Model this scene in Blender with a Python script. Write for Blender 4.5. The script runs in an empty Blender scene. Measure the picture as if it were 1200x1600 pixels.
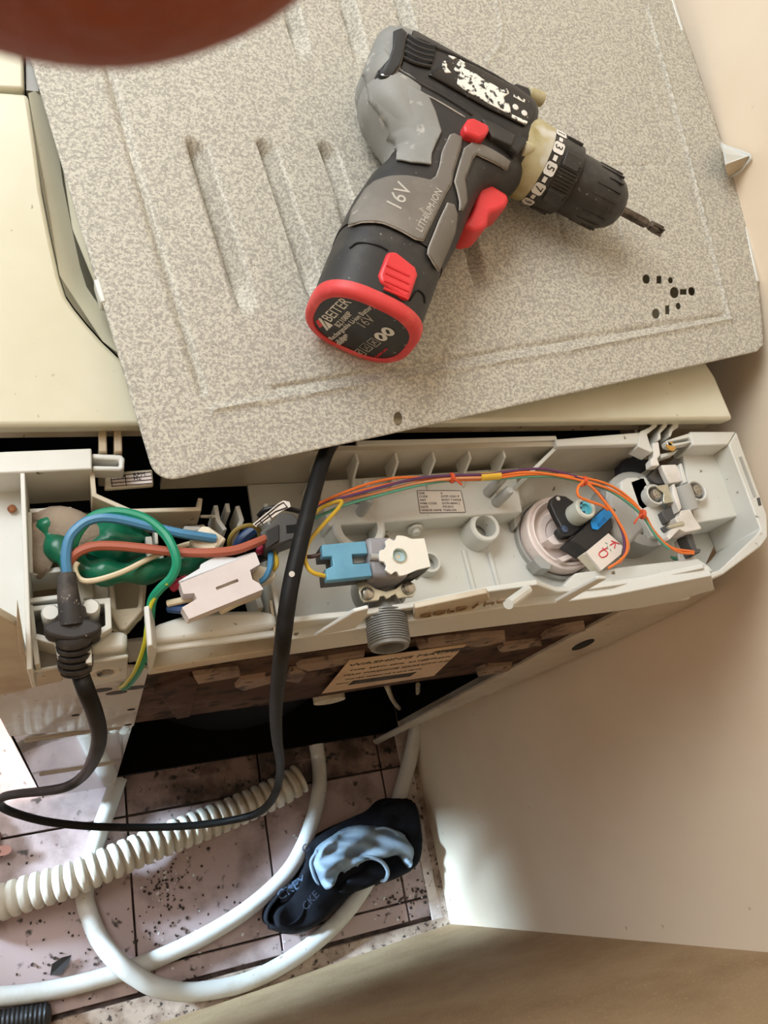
import bpy, bmesh, math, random
from mathutils import Vector, Matrix
from mathutils.geometry import tessellate_polygon
random.seed(4)
S = bpy.context.scene
COL = S.collection
R_ = math.radians

# ------------------------------------------------------------------ camera
F = 1230.0
CAM = Vector((0.06362, -0.14318, 1.40664))
ROT = Matrix(((0.92812444, -0.04869619, 0.36907141),
              (-0.19354704, -0.91000173, 0.36665568),
              (0.31800089, -0.41173477, -0.85401985)))   # image right / image down / forward, as columns
cam = bpy.data.cameras.new('camera')
camo = bpy.data.objects.new('camera', cam)
COL.objects.link(camo)
m = Matrix((ROT.col[0], -ROT.col[1], -ROT.col[2])).transposed().to_4x4()
m.translation = CAM
camo.matrix_world = m
cam.sensor_width = 36.0
cam.lens = F / 1600.0 * 36.0
cam.clip_start = 0.002
cam.dof.use_dof = True
cam.dof.focus_distance = 0.55
cam.dof.aperture_fstop = 62.0
S.camera = camo

# ------------------------------------------------------------------ world, sun, lights, exposure
S.view_settings.view_transform = 'Standard'
S.view_settings.look = 'None'
S.view_settings.exposure = 0.12
S.view_settings.gamma = 1.0
S.view_settings.use_curve_mapping = False
w = bpy.data.worlds.new('sky')
S.world = w
w.use_nodes = True
bg = w.node_tree.nodes['Background']
bg.inputs[0].default_value = (0.86, 0.94, 1.0, 1)
bg.inputs[1].default_value = 0.70


def light(name, kind, loc, direction, power, color, **kw):
    l = bpy.data.lights.new(name, kind)
    l.energy = power
    l.color = color
    for k, v in kw.items():
        setattr(l, k, v)
    o = bpy.data.objects.new(name, l)
    COL.objects.link(o)
    o.location = loc
    o.rotation_euler = Vector(direction).to_track_quat('-Z', 'Y').to_euler()
    return o


light('sun', 'SUN', (-3, 0, 4), (0.643, -0.004, -0.766), 6.0, (1.0, 0.95, 0.86), angle=0.009)
light('added_overhead_light', 'AREA', (-0.42, 0.72, 2.40), (0.60, -0.45, -1.40), 41.0, (0.94, 0.985, 1.0), shape='RECTANGLE', size=1.2, size_y=1.2)  # unseen soft area light, added overhead to brighten the panel and tray
light('added_left_beam', 'AREA', (-0.90, 0.25, 0.40), (1.38, -0.52, -0.47), 1.75, (0.55, 0.78, 1.0), shape='RECTANGLE', size=0.13, size_y=0.13, spread=R_(26))  # added narrow cool beam standing in for daylight from the left

# ------------------------------------------------------------------ helpers


def ray(px, py):
    return ROT @ Vector((px - 600.0, py - 800.0, F))


def at(px, py, z):
    "the point of the level plane z that pixel (px, py) of the photograph shows"
    d = ray(px, py)
    return CAM + d * ((z - CAM.z) / d.z)


def aty(px, py, y):
    d = ray(px, py)
    return CAM + d * ((y - CAM.y) / d.y)


def atx(px, py, x):
    d = ray(px, py)
    return CAM + d * ((x - CAM.x) / d.x)


def atp(px, py, p0, n):
    d = ray(px, py)
    return CAM + d * (n.dot(p0 - CAM) / n.dot(d))


def lin(c):
    return tuple(((x / 255.0) / 12.92 if x <= 10 else ((x / 255.0 + 0.055) / 1.055) ** 2.4) for x in c) + (1,)


MATS = {}


def mat(name, c, rough=0.5, metal=0.0, c2=None, scale=20, lo=0.45, hi=0.65, detail=4, bump=0.0, bscale=200, spec=0.5,
        c3=None, scale3=300, lo3=0.6, hi3=0.68, stretch=None, coat=0.0, trans=0.0, alpha=1.0):
    if name in MATS:
        return MATS[name]
    M = bpy.data.materials.new(name)
    M.use_nodes = True
    nt = M.node_tree
    b = nt.nodes['Principled BSDF']
    b.inputs['Base Color'].default_value = lin(c)
    b.inputs['Roughness'].default_value = rough
    b.inputs['Metallic'].default_value = metal
    b.inputs['Specular IOR Level'].default_value = spec
    b.inputs['Coat Weight'].default_value = coat
    b.inputs['Transmission Weight'].default_value = trans
    tc = nt.nodes.new('ShaderNodeTexCoord')
    src = tc.outputs['Object']
    if stretch:
        mp = nt.nodes.new('ShaderNodeMapping')
        mp.inputs['Scale'].default_value = stretch
        nt.links.new(src, mp.inputs[0])
        src = mp.outputs[0]

    def layer(prev, colr, sc, l, h, det):
        n = nt.nodes.new('ShaderNodeTexNoise')
        n.inputs['Scale'].default_value = sc
        n.inputs['Detail'].default_value = det
        n.inputs['Roughness'].default_value = 0.6
        nt.links.new(src, n.inputs['Vector'])
        r = nt.nodes.new('ShaderNodeMapRange')
        r.inputs[1].default_value = l
        r.inputs[2].default_value = h
        nt.links.new(n.outputs[0], r.inputs[0])
        mx = nt.nodes.new('ShaderNodeMix')
        mx.data_type = 'RGBA'
        nt.links.new(r.outputs[0], mx.inputs[0])
        if prev is None:
            mx.inputs[6].default_value = lin(c)
        else:
            nt.links.new(prev, mx.inputs[6])
        mx.inputs[7].default_value = lin(colr)
        return mx.outputs[2]
    prev = None
    if c2:
        prev = layer(prev, c2, scale, lo, hi, detail)
    if c3:
        prev = layer(prev, c3, scale3, lo3, hi3, 2)
    if prev is not None:
        nt.links.new(prev, b.inputs['Base Color'])
    if bump:
        n = nt.nodes.new('ShaderNodeTexNoise')
        n.inputs['Scale'].default_value = bscale
        n.inputs['Detail'].default_value = 3
        nt.links.new(src, n.inputs['Vector'])
        bp = nt.nodes.new('ShaderNodeBump')
        bp.inputs['Strength'].default_value = bump
        bp.inputs['Distance'].default_value = 0.002
        nt.links.new(n.outputs[0], bp.inputs['Height'])
        nt.links.new(bp.outputs[0], b.inputs['Normal'])
    MATS[name] = M
    return M


def spline(pts, k=6):
    "Catmull-Rom through the points"
    P = [Vector(p) for p in pts]
    if len(P) < 3:
        return P
    out = []
    for i in range(len(P) - 1):
        a = P[i - 1] if i > 0 else P[0] * 2 - P[1]
        b, c = P[i], P[i + 1]
        d = P[i + 2] if i + 2 < len(P) else P[-1] * 2 - P[-2]
        for j in range(k):
            t = j / k
            out.append(0.5 * ((2 * b) + (c - a) * t + (2 * a - 5 * b + 4 * c - d) * t * t + (3 * b - a - 3 * c + d) * t ** 3))
    out.append(P[-1])
    return out


def frame(ax, ref=None):
    ax = Vector(ax).normalized()
    r = Vector(ref) if ref is not None else (Vector((0, 0, 1)) if abs(ax.z) < 0.9 else Vector((1, 0, 0)))
    e1 = (r - ax * r.dot(ax)).normalized()
    return e1, ax.cross(e1)


class MB:
    def __init__(self):
        self.v, self.f = [], []

    def add(self, vs, fs):
        o = len(self.v)
        self.v += [Vector(p) for p in vs]
        self.f += [tuple(i + o for i in f) for f in fs]
        return self

    def prism(self, pts, ext, holes=()):
        ext = Vector(ext)
        loops = [[Vector(p) for p in pts]] + [[Vector(p) for p in h] for h in holes]
        flat = [p for l in loops for p in l]
        if holes:
            tr = [tuple(t) for t in tessellate_polygon(loops)]
        else:
            tr = [tuple(range(len(pts)))]
        n = len(flat)
        fs = list(tr) + [tuple(i + n for i in reversed(t)) for t in tr]
        o = 0
        for l in loops:
            for i in range(len(l)):
                j = (i + 1) % len(l)
                fs.append((o + i, o + j, o + j + n, o + i + n))
            o += len(l)
        return self.add(flat + [p + ext for p in flat], fs)

    def box(self, c, s, ax=None):
        c = Vector(c)
        X, Y, Z = ax if ax else (Vector((1, 0, 0)), Vector((0, 1, 0)), Vector((0, 0, 1)))
        vs = [c + X * (i * s[0] / 2) + Y * (j * s[1] / 2) + Z * (k * s[2] / 2) for k in (-1, 1) for j in (-1, 1) for i in (-1, 1)]
        return self.add(vs, [(0, 1, 3, 2), (4, 6, 7, 5), (0, 4, 5, 1), (2, 3, 7, 6), (0, 2, 6, 4), (1, 5, 7, 3)])

    def lathe(self, org, axis, prof, n=24, ref=None, caps=True):
        org, ax = Vector(org), Vector(axis).normalized()
        e1, e2 = frame(ax, ref)
        vs, fs = [], []
        for t, r in prof:
            for i in range(n):
                a = 2 * math.pi * i / n
                vs.append(org + ax * t + (e1 * math.cos(a) + e2 * math.sin(a)) * max(r, 1e-5))
        for k in range(len(prof) - 1):
            for i in range(n):
                j = (i + 1) % n
                fs.append((k * n + i, k * n + j, (k + 1) * n + j, (k + 1) * n + i))
        if caps:
            fs.append(tuple(range(n - 1, -1, -1)))
            fs.append(tuple((len(prof) - 1) * n + i for i in range(n)))
        return self.add(vs, fs)

    def cyl(self, a, b, r, r2=None, n=20):
        a, b = Vector(a), Vector(b)
        return self.lathe(a, b - a, [(0, r), ((b - a).length, r if r2 is None else r2)], n)

    def tube(self, pts, r, n=8, k=6, smooth=True):
        P = spline(pts, k) if smooth else [Vector(p) for p in pts]
        m = len(P)
        rad = (lambda i: r) if not callable(r) else (lambda i: r(i / (m - 1)))
        vs, fs = [], []
        e1 = None
        for i in range(m):
            t = (P[min(i + 1, m - 1)] - P[max(i - 1, 0)])
            t = t.normalized() if t.length > 1e-9 else Vector((0, 0, 1))
            if e1 is None:
                e1, e2 = frame(t)
            else:
                e1 = (e1 - t * e1.dot(t))
                e1 = e1.normalized() if e1.length > 1e-6 else frame(t)[0]
                e2 = t.cross(e1)
            for q in range(n):
                a = 2 * math.pi * q / n
                vs.append(P[i] + (e1 * math.cos(a) + e2 * math.sin(a)) * rad(i))
        for i in range(m - 1):
            for q in range(n):
                j = (q + 1) % n
                fs.append((i * n + q, i * n + j, (i + 1) * n + j, (i + 1) * n + q))
        fs.append(tuple(range(n - 1, -1, -1)))
        fs.append(tuple((m - 1) * n + q for q in range(n)))
        return self.add(vs, fs)

    def rib(self, pts, th, depth, up=Vector((0, 0, 1))):
        "a thin upright wall: polyline along its upper edge, thickness, depth downwards"
        P = [Vector(p) for p in pts]
        L, Rr = [], []
        for i in range(len(P)):
            d1 = (P[i] - P[i - 1]).normalized() if i > 0 else None
            d2 = (P[i + 1] - P[i]).normalized() if i + 1 < len(P) else None
            d = ((d1 or d2) + (d2 or d1)).normalized()
            s = d.cross(up).normalized()
            kk = 1.0
            if d1 and d2:
                kk = 1.0 / max(0.4, s.dot(d1.cross(up).normalized()))
            L.append(P[i] + s * th / 2 * kk)
            Rr.append(P[i] - s * th / 2 * kk)
        return self.prism(L + Rr[::-1], -up * depth)

    def loft(self, rings, caps=True):
        n = len(rings[0])
        vs = [p for r in rings for p in r]
        fs = []
        for k in range(len(rings) - 1):
            for i in range(n):
                j = (i + 1) % n
                fs.append((k * n + i, k * n + j, (k + 1) * n + j, (k + 1) * n + i))
        if caps:
            fs.append(tuple(range(n - 1, -1, -1)))
            fs.append(tuple((len(rings) - 1) * n + i for i in range(n)))
        return self.add(vs, fs)

    def build(self, name, m, parent=None, ang=35, bevel=0.0, seg=2, label=None, kind=None, subdiv=0):
        off = Vector((0, 0, 0))
        p = parent
        while p is not None:
            off += p.location
            p = p.parent
        me = bpy.data.meshes.new(name)
        me.from_pydata([v - off for v in self.v], [], self.f)
        bm = bmesh.new()
        bm.from_mesh(me)
        bmesh.ops.remove_doubles(bm, verts=bm.verts, dist=1e-6)
        bmesh.ops.recalc_face_normals(bm, faces=bm.faces)
        bm.to_mesh(me)
        bm.free()
        me.shade_smooth()
        me.set_sharp_from_angle(angle=R_(ang))
        me.materials.append(m)
        o = bpy.data.objects.new(name, me)
        COL.objects.link(o)
        o.parent = parent
        if bevel:
            b = o.modifiers.new('bevel', 'BEVEL')
            b.width = bevel
            b.segments = seg
            b.limit_method = 'ANGLE'
            b.angle_limit = R_(40)
            b.harden_normals = False
        if subdiv:
            s = o.modifiers.new('subdiv', 'SUBSURF')
            s.levels = s.render_levels = subdiv
        if label:
            o['label'] = label
        if kind:
            o['kind'] = kind
        return o


def thing(name, label, cat, loc, group=None):
    o = bpy.data.objects.new(name, None)
    COL.objects.link(o)
    o.location = loc
    o.empty_display_size = 0.02
    o['label'], o['category'] = label, cat
    if group:
        o['group'] = group
    return o


def tag(o, label, cat, group=None):
    o['label'], o['category'] = label, cat
    if group:
        o['group'] = group
    return o


def text(s, org, xd, up, size, m, parent, name='lettering', ext=0.0001, align='LEFT'):
    "flat print: org = start of the base line, xd = reading direction, up = direction of the letters' height"
    cu = bpy.data.curves.new(name, 'FONT')
    cu.body = s
    cu.size = size
    cu.extrude = ext
    cu.resolution_u = 2
    cu.align_x = align
    cu.materials.append(m)
    tmp = bpy.data.objects.new(name, cu)
    me = bpy.data.meshes.new_from_object(tmp)
    bpy.data.objects.remove(tmp)
    o = bpy.data.objects.new(name, me)
    COL.objects.link(o)
    x = Vector(xd).normalized()
    y = Vector(up)
    y = (y - x * y.dot(x)).normalized()
    z = x.cross(y)
    mm = Matrix((x, y, z)).transposed().to_4x4()
    off = Vector((0, 0, 0))
    p = parent
    while p is not None:
        off += p.location
        p = p.parent
    mm.translation = Vector(org) - off
    me.transform(mm)
    o.parent = parent
    return o


def wpts(l):
    return [at(*p) for p in l]


def zpoly(l, z):
    return [at(x, y, z) for x, y in l]


def ypoly(l, y0):
    return [aty(x, y, y0) for x, y in l]


def inside(p, poly):
    x, y = p
    c = False
    j = len(poly) - 1
    for i in range(len(poly)):
        xi, yi = poly[i]
        xj, yj = poly[j]
        if (yi > y) != (yj > y) and x < (xj - xi) * (y - yi) / (yj - yi) + xi:
            c = not c
        j = i
    return c


def nearest(p, poly):
    best, bd = None, 1e9
    for i in range(len(poly)):
        ax, ay = poly[i]
        bx, by = poly[(i + 1) % len(poly)]
        dx, dy = bx - ax, by - ay
        t = max(0, min(1, ((p[0] - ax) * dx + (p[1] - ay) * dy) / (dx * dx + dy * dy + 1e-18)))
        q = (ax + dx * t, ay + dy * t)
        d = (q[0] - p[0]) ** 2 + (q[1] - p[1]) ** 2
        if d < bd:
            best, bd = q, d
    return best, math.sqrt(bd)


def grid_patch(poly, step, xyz, xs=None, ys=None, holes=()):
    "grid cells inside a 2D outline, border snapped to it; xyz(a, b) places each vertex"
    x0, x1 = min(p[0] for p in poly), max(p[0] for p in poly)
    y0, y1 = min(p[1] for p in poly), max(p[1] for p in poly)
    if xs is None:
        n = max(1, round((x1 - x0) / step))
        xs = [x0 + (x1 - x0) * i / n for i in range(n + 1)]
    if ys is None:
        n = max(1, round((y1 - y0) / step))
        ys = [y0 + (y1 - y0) * i / n for i in range(n + 1)]
    keep = {}
    for i in range(len(xs) - 1):
        for j in range(len(ys) - 1):
            c = ((xs[i] + xs[i + 1]) / 2, (ys[j] + ys[j + 1]) / 2)
            if inside(c, poly) and not any(inside(c, h) for h in holes):
                keep[(i, j)] = 1
    vid, vs, fs = {}, [], []
    for (i, j) in keep:
        f = []
        for (p, q) in ((i, j), (i + 1, j), (i + 1, j + 1), (i, j + 1)):
            if (p, q) not in vid:
                P = (xs[p], ys[q])
                border = not all((a, b) in keep for a in (p - 1, p) for b in (q - 1, q))
                if border:
                    cands = [nearest(P, poly)] + [nearest(P, h) for h in holes]
                    P = min(cands, key=lambda c: c[1])[0]
                vid[(p, q)] = len(vs)
                vs.append(xyz(*P))
            f.append(vid[(p, q)])
        fs.append(tuple(f))
    return vs, fs


def grid_obj(name, poly, step, xyz, m, parent, thick=0.0, **kw):
    lab = kw.pop('label', None)
    vs, fs = grid_patch(poly, step, xyz, **kw)
    off = Vector((0, 0, 0))
    p = parent
    while p is not None:
        off += p.location
        p = p.parent
    me = bpy.data.meshes.new(name)
    me.from_pydata([Vector(v) - off for v in vs], [], fs)
    me.shade_smooth()
    me.set_sharp_from_angle(angle=R_(60))
    me.materials.append(m)
    o = bpy.data.objects.new(name, me)
    COL.objects.link(o)
    o.parent = parent
    if thick:
        s = o.modifiers.new('solid', 'SOLIDIFY')
        s.thickness = thick
        s.offset = -1
    if lab:
        o['label'] = lab
    return o

# ------------------------------------------------------------------ materials
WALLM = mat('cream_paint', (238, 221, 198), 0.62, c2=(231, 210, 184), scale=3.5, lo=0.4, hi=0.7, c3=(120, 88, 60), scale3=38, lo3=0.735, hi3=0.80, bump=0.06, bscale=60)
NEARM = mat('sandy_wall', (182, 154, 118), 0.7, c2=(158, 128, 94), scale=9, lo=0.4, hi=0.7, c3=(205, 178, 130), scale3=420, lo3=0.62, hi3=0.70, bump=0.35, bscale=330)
CEILM = mat('ceiling_paint', (238, 232, 222), 0.8)
TILEM = mat('pink_tile', (180, 157, 153), 0.45, c2=(106, 84, 78), scale=8, lo=0.50, hi=0.70, c3=(62, 50, 47), scale3=48, lo3=0.63, hi3=0.72, detail=6, bump=0.15, bscale=90)
TILED = mat('grimy_tile', (150, 124, 114), 0.5, c2=(74, 56, 48), scale=14, lo=0.42, hi=0.62, c3=(34, 27, 24), scale3=60, lo3=0.58, hi3=0.68, detail=6, bump=0.2, bscale=90)
GROUTM = mat('dark_grout', (70, 56, 52), 0.9, c2=(118, 100, 94), scale=30)
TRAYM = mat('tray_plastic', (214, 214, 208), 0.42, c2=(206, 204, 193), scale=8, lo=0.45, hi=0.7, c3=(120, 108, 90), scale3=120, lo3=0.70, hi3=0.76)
TRAYD = mat('tray_plastic_tan', (204, 194, 174), 0.5, c2=(176, 156, 128), scale=14, lo=0.42, hi=0.66, c3=(90, 70, 50), scale3=160, lo3=0.68, hi3=0.74)  # darker, tanner tray plastic with blotches and specks
LIDM = mat('cream_lid', (220, 217, 196), 0.33, c2=(211, 206, 180), scale=6, c3=(150, 140, 112), scale3=140, lo3=0.72, hi3=0.78)
STEELP = mat('painted_steel', (198, 190, 176), 0.30, c2=(168, 150, 130), scale=11, lo=0.48, hi=0.72, c3=(96, 74, 56), scale3=110, lo3=0.68, hi3=0.74, coat=0.3)
GLOSSP = mat('glossy_panel', (178, 172, 166), 0.12, c2=(150, 140, 130), scale=9, lo=0.5, hi=0.7, coat=0.6, c3=(90, 76, 64), scale3=90, lo3=0.68, hi3=0.76)
RUSTM = mat('rusty_brace', (76, 55, 43), 0.75, spec=0.12, c2=(104, 84, 72), scale=16, lo=0.45, hi=0.68, c3=(46, 34, 28), scale3=44, lo3=0.52, hi3=0.64, bump=0.2, bscale=120)
RUSTL = mat('rusty_pad', (150, 126, 106), 0.65, metal=0.1, c2=(96, 76, 64), scale=26, lo=0.45, hi=0.66, c3=(60, 42, 34), scale3=70, lo3=0.58, hi3=0.66, bump=0.2, bscale=120)
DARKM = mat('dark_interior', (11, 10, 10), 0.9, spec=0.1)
BLACKP = mat('black_plastic', (34, 33, 34), 0.45, c2=(58, 54, 50), scale=60, lo=0.55, hi=0.75)
BLACKC = mat('black_cable', (19, 17, 16), 0.55, spec=0.25, c2=(46, 40, 36), scale=45, lo=0.58, hi=0.75)
GROMM = mat('dusty_grommet', (46, 42, 40), 0.6, c2=(84, 76, 70), scale=50, lo=0.5, hi=0.7, c3=(150, 140, 128), scale3=260, lo3=0.68, hi3=0.74)
STEEL = mat('zinc_steel', (208, 206, 190), 0.28, metal=0.85, c2=(176, 176, 160), scale=40)
YOKEM = mat('bright_yoke', (236, 236, 230), 0.30, metal=0.4)
SCREWM = mat('screw_steel', (176, 172, 164), 0.22, metal=1.0)
HOLEM = mat('hole_shadow', (14, 13, 12), 0.9)
WHITEP = mat('white_nylon', (226, 222, 216), 0.4, c2=(206, 200, 190), scale=30)
IVORYP = mat('ivory_plastic', (226, 216, 194), 0.42, c2=(204, 190, 164), scale=24)
PINKP = mat('pale_pink_plastic', (236, 222, 216), 0.42, c2=(226, 208, 200), scale=18, c3=(120, 100, 90), scale3=150, lo3=0.72, hi3=0.76)
GREYP = mat('grey_plastic', (172, 172, 168), 0.45, c2=(158, 156, 150), scale=14)
THREADM = mat('grey_thread', (126, 126, 123), 0.42, c2=(110, 109, 106), scale=30)
BLUEP = mat('blue_plastic', (104, 164, 192), 0.38, c2=(92, 148, 176), scale=30)
BLUEL = mat('bright_blue_label', (28, 140, 214), 0.45)
DKGREY = mat('dark_grey_plastic', (78, 76, 74), 0.5)
CYANP = mat('cyan_plug', (96, 186, 204), 0.4)
PAPER = mat('white_paper', (226, 216, 206), 0.6)
TANPAPER = mat('tan_label', (214, 184, 146), 0.5, c2=(196, 164, 128), scale=30)
INK = mat('black_ink', (44, 38, 36), 0.6)
REDINK = mat('red_ink', (206, 58, 62), 0.6)
GREENB = mat('green_wrap', (12, 104, 74), 0.3, c2=(8, 78, 56), scale=40, bump=0.3, bscale=70)
FOAM = mat('beige_foam', (150, 134, 116), 0.9, c2=(128, 112, 96), scale=60, bump=0.4, bscale=300)
WB = mat('blue_wire', (72, 132, 172), 0.4)
WBR = mat('brown_wire', (170, 92, 70), 0.45)
WGR = mat('green_wire', (18, 140, 104), 0.38)
WYE = mat('yellow_wire', (206, 170, 52), 0.4)
WYG = mat('yellow_stripe', (190, 186, 40), 0.45)
WOR = mat('orange_wire', (232, 120, 50), 0.45)
WPE = mat('peach_wire', (224, 152, 106), 0.45)
WPU = mat('purple_wire', (96, 56, 96), 0.45)
WTE = mat('teal_wire', (92, 158, 132), 0.45)
WWH = mat('white_wire', (214, 200, 170), 0.45)
WNV = mat('navy_wire', (34, 62, 104), 0.45)
WBK = mat('black_wire', (22, 20, 20), 0.45)
WRD = mat('crimson_wire', (168, 34, 66), 0.45)
WOL = mat('olive_wire', (126, 108, 50), 0.45)
WDB = mat('dark_brown_wire', (74, 48, 40), 0.5)
HOSEM = mat('white_hose', (208, 204, 196), 0.42, c2=(184, 174, 158), scale=14, lo=0.5, hi=0.75, c3=(120, 104, 88), scale3=90, lo3=0.70, hi3=0.76)
DRAINM = mat('drain_hose', (208, 200, 184), 0.45, c2=(180, 164, 138), scale=10, lo=0.45, hi=0.7)

UP = Vector((0, 0, 1))
FL = -0.02        # floor level
ZR = 0.945        # rim of the tray
ZF = 0.890        # floor of the tray
ZS = 0.912        # raised shelf

# ------------------------------------------------------------------ the setting
floor = MB().box((-1.0, 0.9, FL - 0.06), (3.6, 3.4, 0.10)).build('floor', GROUTM)
floor['kind'] = 'structure'
TS = 0.222
for i in range(-5, 3):
    for j in range(-2, 2):
        x0, x1 = 0.124 + TS * i, 0.124 + TS * (i + 1)
        y0, y1 = -0.043 + TS * j, -0.043 + TS * (j + 1)
        y0 = max(y0, -0.297)
        x1 = min(x1, 0.636)
        if x1 - x0 < 0.02 or y1 - y0 < 0.02:
            continue
        b = MB()
        g = 0.0016
        dz = random.uniform(-0.0004, 0.0004)
        b.prism([(x0 + g, y0 + g, FL + dz), (x1 - g, y0 + g, FL + dz), (x1 - g, y1 - g, FL + dz), (x0 + g, y1 - g, FL + dz)], (0, 0, -0.012))
        b.build('floor_tile', TILED if j >= 0 and i >= 0 else TILEM, floor, bevel=0.0012)
b = MB().prism([(0.609, -0.309, FL + 0.0018), (0.637, -0.309, FL + 0.0018), (0.637, 0.3, FL + 0.0018), (0.603, 0.3, FL + 0.0018)], (0, 0, -0.004))
b.build('floor_strip', mat('pale_strip', (206, 192, 184), 0.5, c2=(170, 148, 136), scale=18, c3=(70, 56, 50), scale3=70, lo3=0.64, hi3=0.72), floor, bevel=0.001)
WX, WY = 0.637, -0.311
def struct(name, b, m):
    o = b.build(name, m)
    o['kind'] = 'structure'
    return o
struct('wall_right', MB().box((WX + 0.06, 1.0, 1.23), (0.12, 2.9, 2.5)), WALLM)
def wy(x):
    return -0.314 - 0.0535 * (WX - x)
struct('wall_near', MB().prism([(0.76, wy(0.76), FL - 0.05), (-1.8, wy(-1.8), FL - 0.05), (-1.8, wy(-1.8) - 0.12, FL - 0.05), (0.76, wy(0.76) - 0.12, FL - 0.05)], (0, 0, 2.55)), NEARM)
struct('sun_blocker_left', MB().box((-1.25, -0.185, 1.80), (0.12, 0.40, 1.36)), WALLM)  # unseen slab, added to keep the sun off the gap behind the machine
struct('ceiling', MB().box((-0.48, 1.0, 2.53), (2.26, 2.9, 0.1)), CEILM)
# worn mortar fillet along the foot of the two walls
b = MB()
n = 26
sec = [(0, 0.016), (0.003, 0.007), (0.008, 0.003), (0.017, 0.0)]
rr = random.Random(3)
rings = []
for i in range(n + 1):
    x = -0.6 + (WX + 0.6) * i / n
    k = rr.uniform(0.75, 1.25)
    y1 = -0.302 - 0.0004 * k
    y2 = wy(x)
    rings.append([Vector((x, y2 - 0.006, FL - 0.006)), Vector((x, y2 - 0.006, FL + 0.014 * k)), Vector((x, y2 + 0.003, FL + 0.009 * k)), Vector((x, y2 + 0.008, FL + 0.006)), Vector((x, y1 - 0.001, FL + 0.0045 * k)), Vector((x, y1, FL + 0.003)), Vector((x, y1, FL - 0.006))])
b.loft(rings)
rings = []
for i in range(n + 1):
    y = WY + 0.9 * i / n
    k = rr.uniform(0.6, 1.1)
    rings.append([Vector((WX + 0.004, y, FL - 0.004)), Vector((WX + 0.004, y, FL + 0.013 * k))] + [Vector((WX - u * k * 0.9, y, FL + v * k)) for u, v in sec[1:]] + [Vector((WX - 0.016 * k, y, FL - 0.004))])
b.loft(rings)
struct('baseboard_near', b, mat('dirty_plaster', (186, 164, 146), 0.7, c2=(140, 116, 100), scale=30, lo=0.42, hi=0.62, c3=(60, 48, 42), scale3=120, lo3=0.60, hi3=0.68))

# ------------------------------------------------------------------ washing machine
wm = thing('washing_machine', 'cream top loading washing machine opened at the back, wiring and valve bare', 'washing machine', (0.29, 0.28, FL))

# cabinet
MB().prism([(0.001, 0.002, 0.02), (0.001, 0.002, 0.865), (0.001, 0.118, 0.875), (0.001, 0.130, 0.938), (0.001, 0.47, 1.012), (0.001, 0.556, 1.012), (0.001, 0.556, 0.02)], (0.004, 0, 0)).build('side_panel', STEELP, wm, bevel=0.001)
MB().box((0.600, 0.29, 0.44), (0.004, 0.54, 0.80)).build('side_panel', STEELP, wm, bevel=0.001)
MB().box((0.596, 0.29, 0.43), (0.003, 0.52, 0.78)).build('shade_liner', DARKM, wm)  # dark sheet added so the side panel's inside looks unlit
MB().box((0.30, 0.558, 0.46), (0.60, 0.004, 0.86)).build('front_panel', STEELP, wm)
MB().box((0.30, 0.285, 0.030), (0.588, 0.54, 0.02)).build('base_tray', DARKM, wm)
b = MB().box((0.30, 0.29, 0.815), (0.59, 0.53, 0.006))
b.build('light_stop_deck', DARKM, wm)  # dark plate added to stop light leaking into the cabinet
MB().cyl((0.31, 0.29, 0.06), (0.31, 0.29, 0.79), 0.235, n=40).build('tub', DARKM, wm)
for (x, y) in ((0.05, 0.05), (0.55, 0.05), (0.05, 0.5), (0.55, 0.5)):
    MB().lathe((x, y, FL), UP, [(0, 0.022), (0.008, 0.022), (0.012, 0.014), (0.042, 0.014)], 16).build('foot', BLACKP, wm)
# left rear flange: stained upper half and glossy lower half
b = MB().prism([(0.0015, 0, 0.87), (0.112, 0, 0.80), (0.112, 0, 0.562), (0.0015, 0, 0.60)][::1], (0, 0.003, 0))
fl = b.build('rear_flange', STEELP, wm, bevel=0.0006)
b = MB().prism([(0.0015, 0.002, 0.60), (0.1115, 0.002, 0.562), (0.106, 0.002, 0.028), (0.0015, 0.002, 0.028)], (0, 0.003, 0))
lo = b.build('lower_rear_panel', GLOSSP, wm, bevel=0.0006)
for (px, py, rx, rz) in ((158, 1079, 0.0085, 0.006), (182, 1083, 0.0085, 0.006), (212, 1075, 0.008, 0.006)):
    c = aty(px, py, -0.0004)
    MB().prism([c + Vector((rx * math.cos(t * math.pi / 8), 0, rz * math.sin(t * math.pi / 8))) for t in range(16)], (0, 0.0006, 0)).build('earth_screw', GROMM, fl)
for (px, py) in ((205, 1109), (118, 1118), (200, 1133)):
    c = aty(px, py, -0.0004)
    MB().cyl(c, c + Vector((0, 0.0008, 0)), 0.0035, n=12).build('hole', HOLEM, fl)
# pressed ridges of the lower panel
for z in (0.557, 0.30):
    MB().box((0.056, 0.0015, z), (0.09, 0.004, 0.005)).build('pressed_ridge', GLOSSP, lo, bevel=0.0015)
# right rear flange
b = MB().prism(ypoly([(966, 958), (1000, 949), (1118, 922), (1060, 956), (965, 1001), (820, 1062), (700, 1112), (640, 1138), (588, 1164), (583, 1160), (700, 1098), (816, 1037), (900, 992)], 0.0), (0, 0.004, 0))
fr = b.build('rear_flange', STEELP, wm, bevel=0.0006)
c = aty(911, 1008, -0.0005)
d1 = (aty(928, 1000, -0.0005) - aty(893, 1016, -0.0005)) / 2
d2 = (aty(914, 1011, -0.0005) - aty(908, 1004, -0.0005)) / 2
MB().prism([c + d1 * math.cos(t * math.pi / 10) + d2 * math.sin(t * math.pi / 10) for t in range(20)], (0, 0.001, 0)).build('hole', HOLEM, fr)
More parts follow.
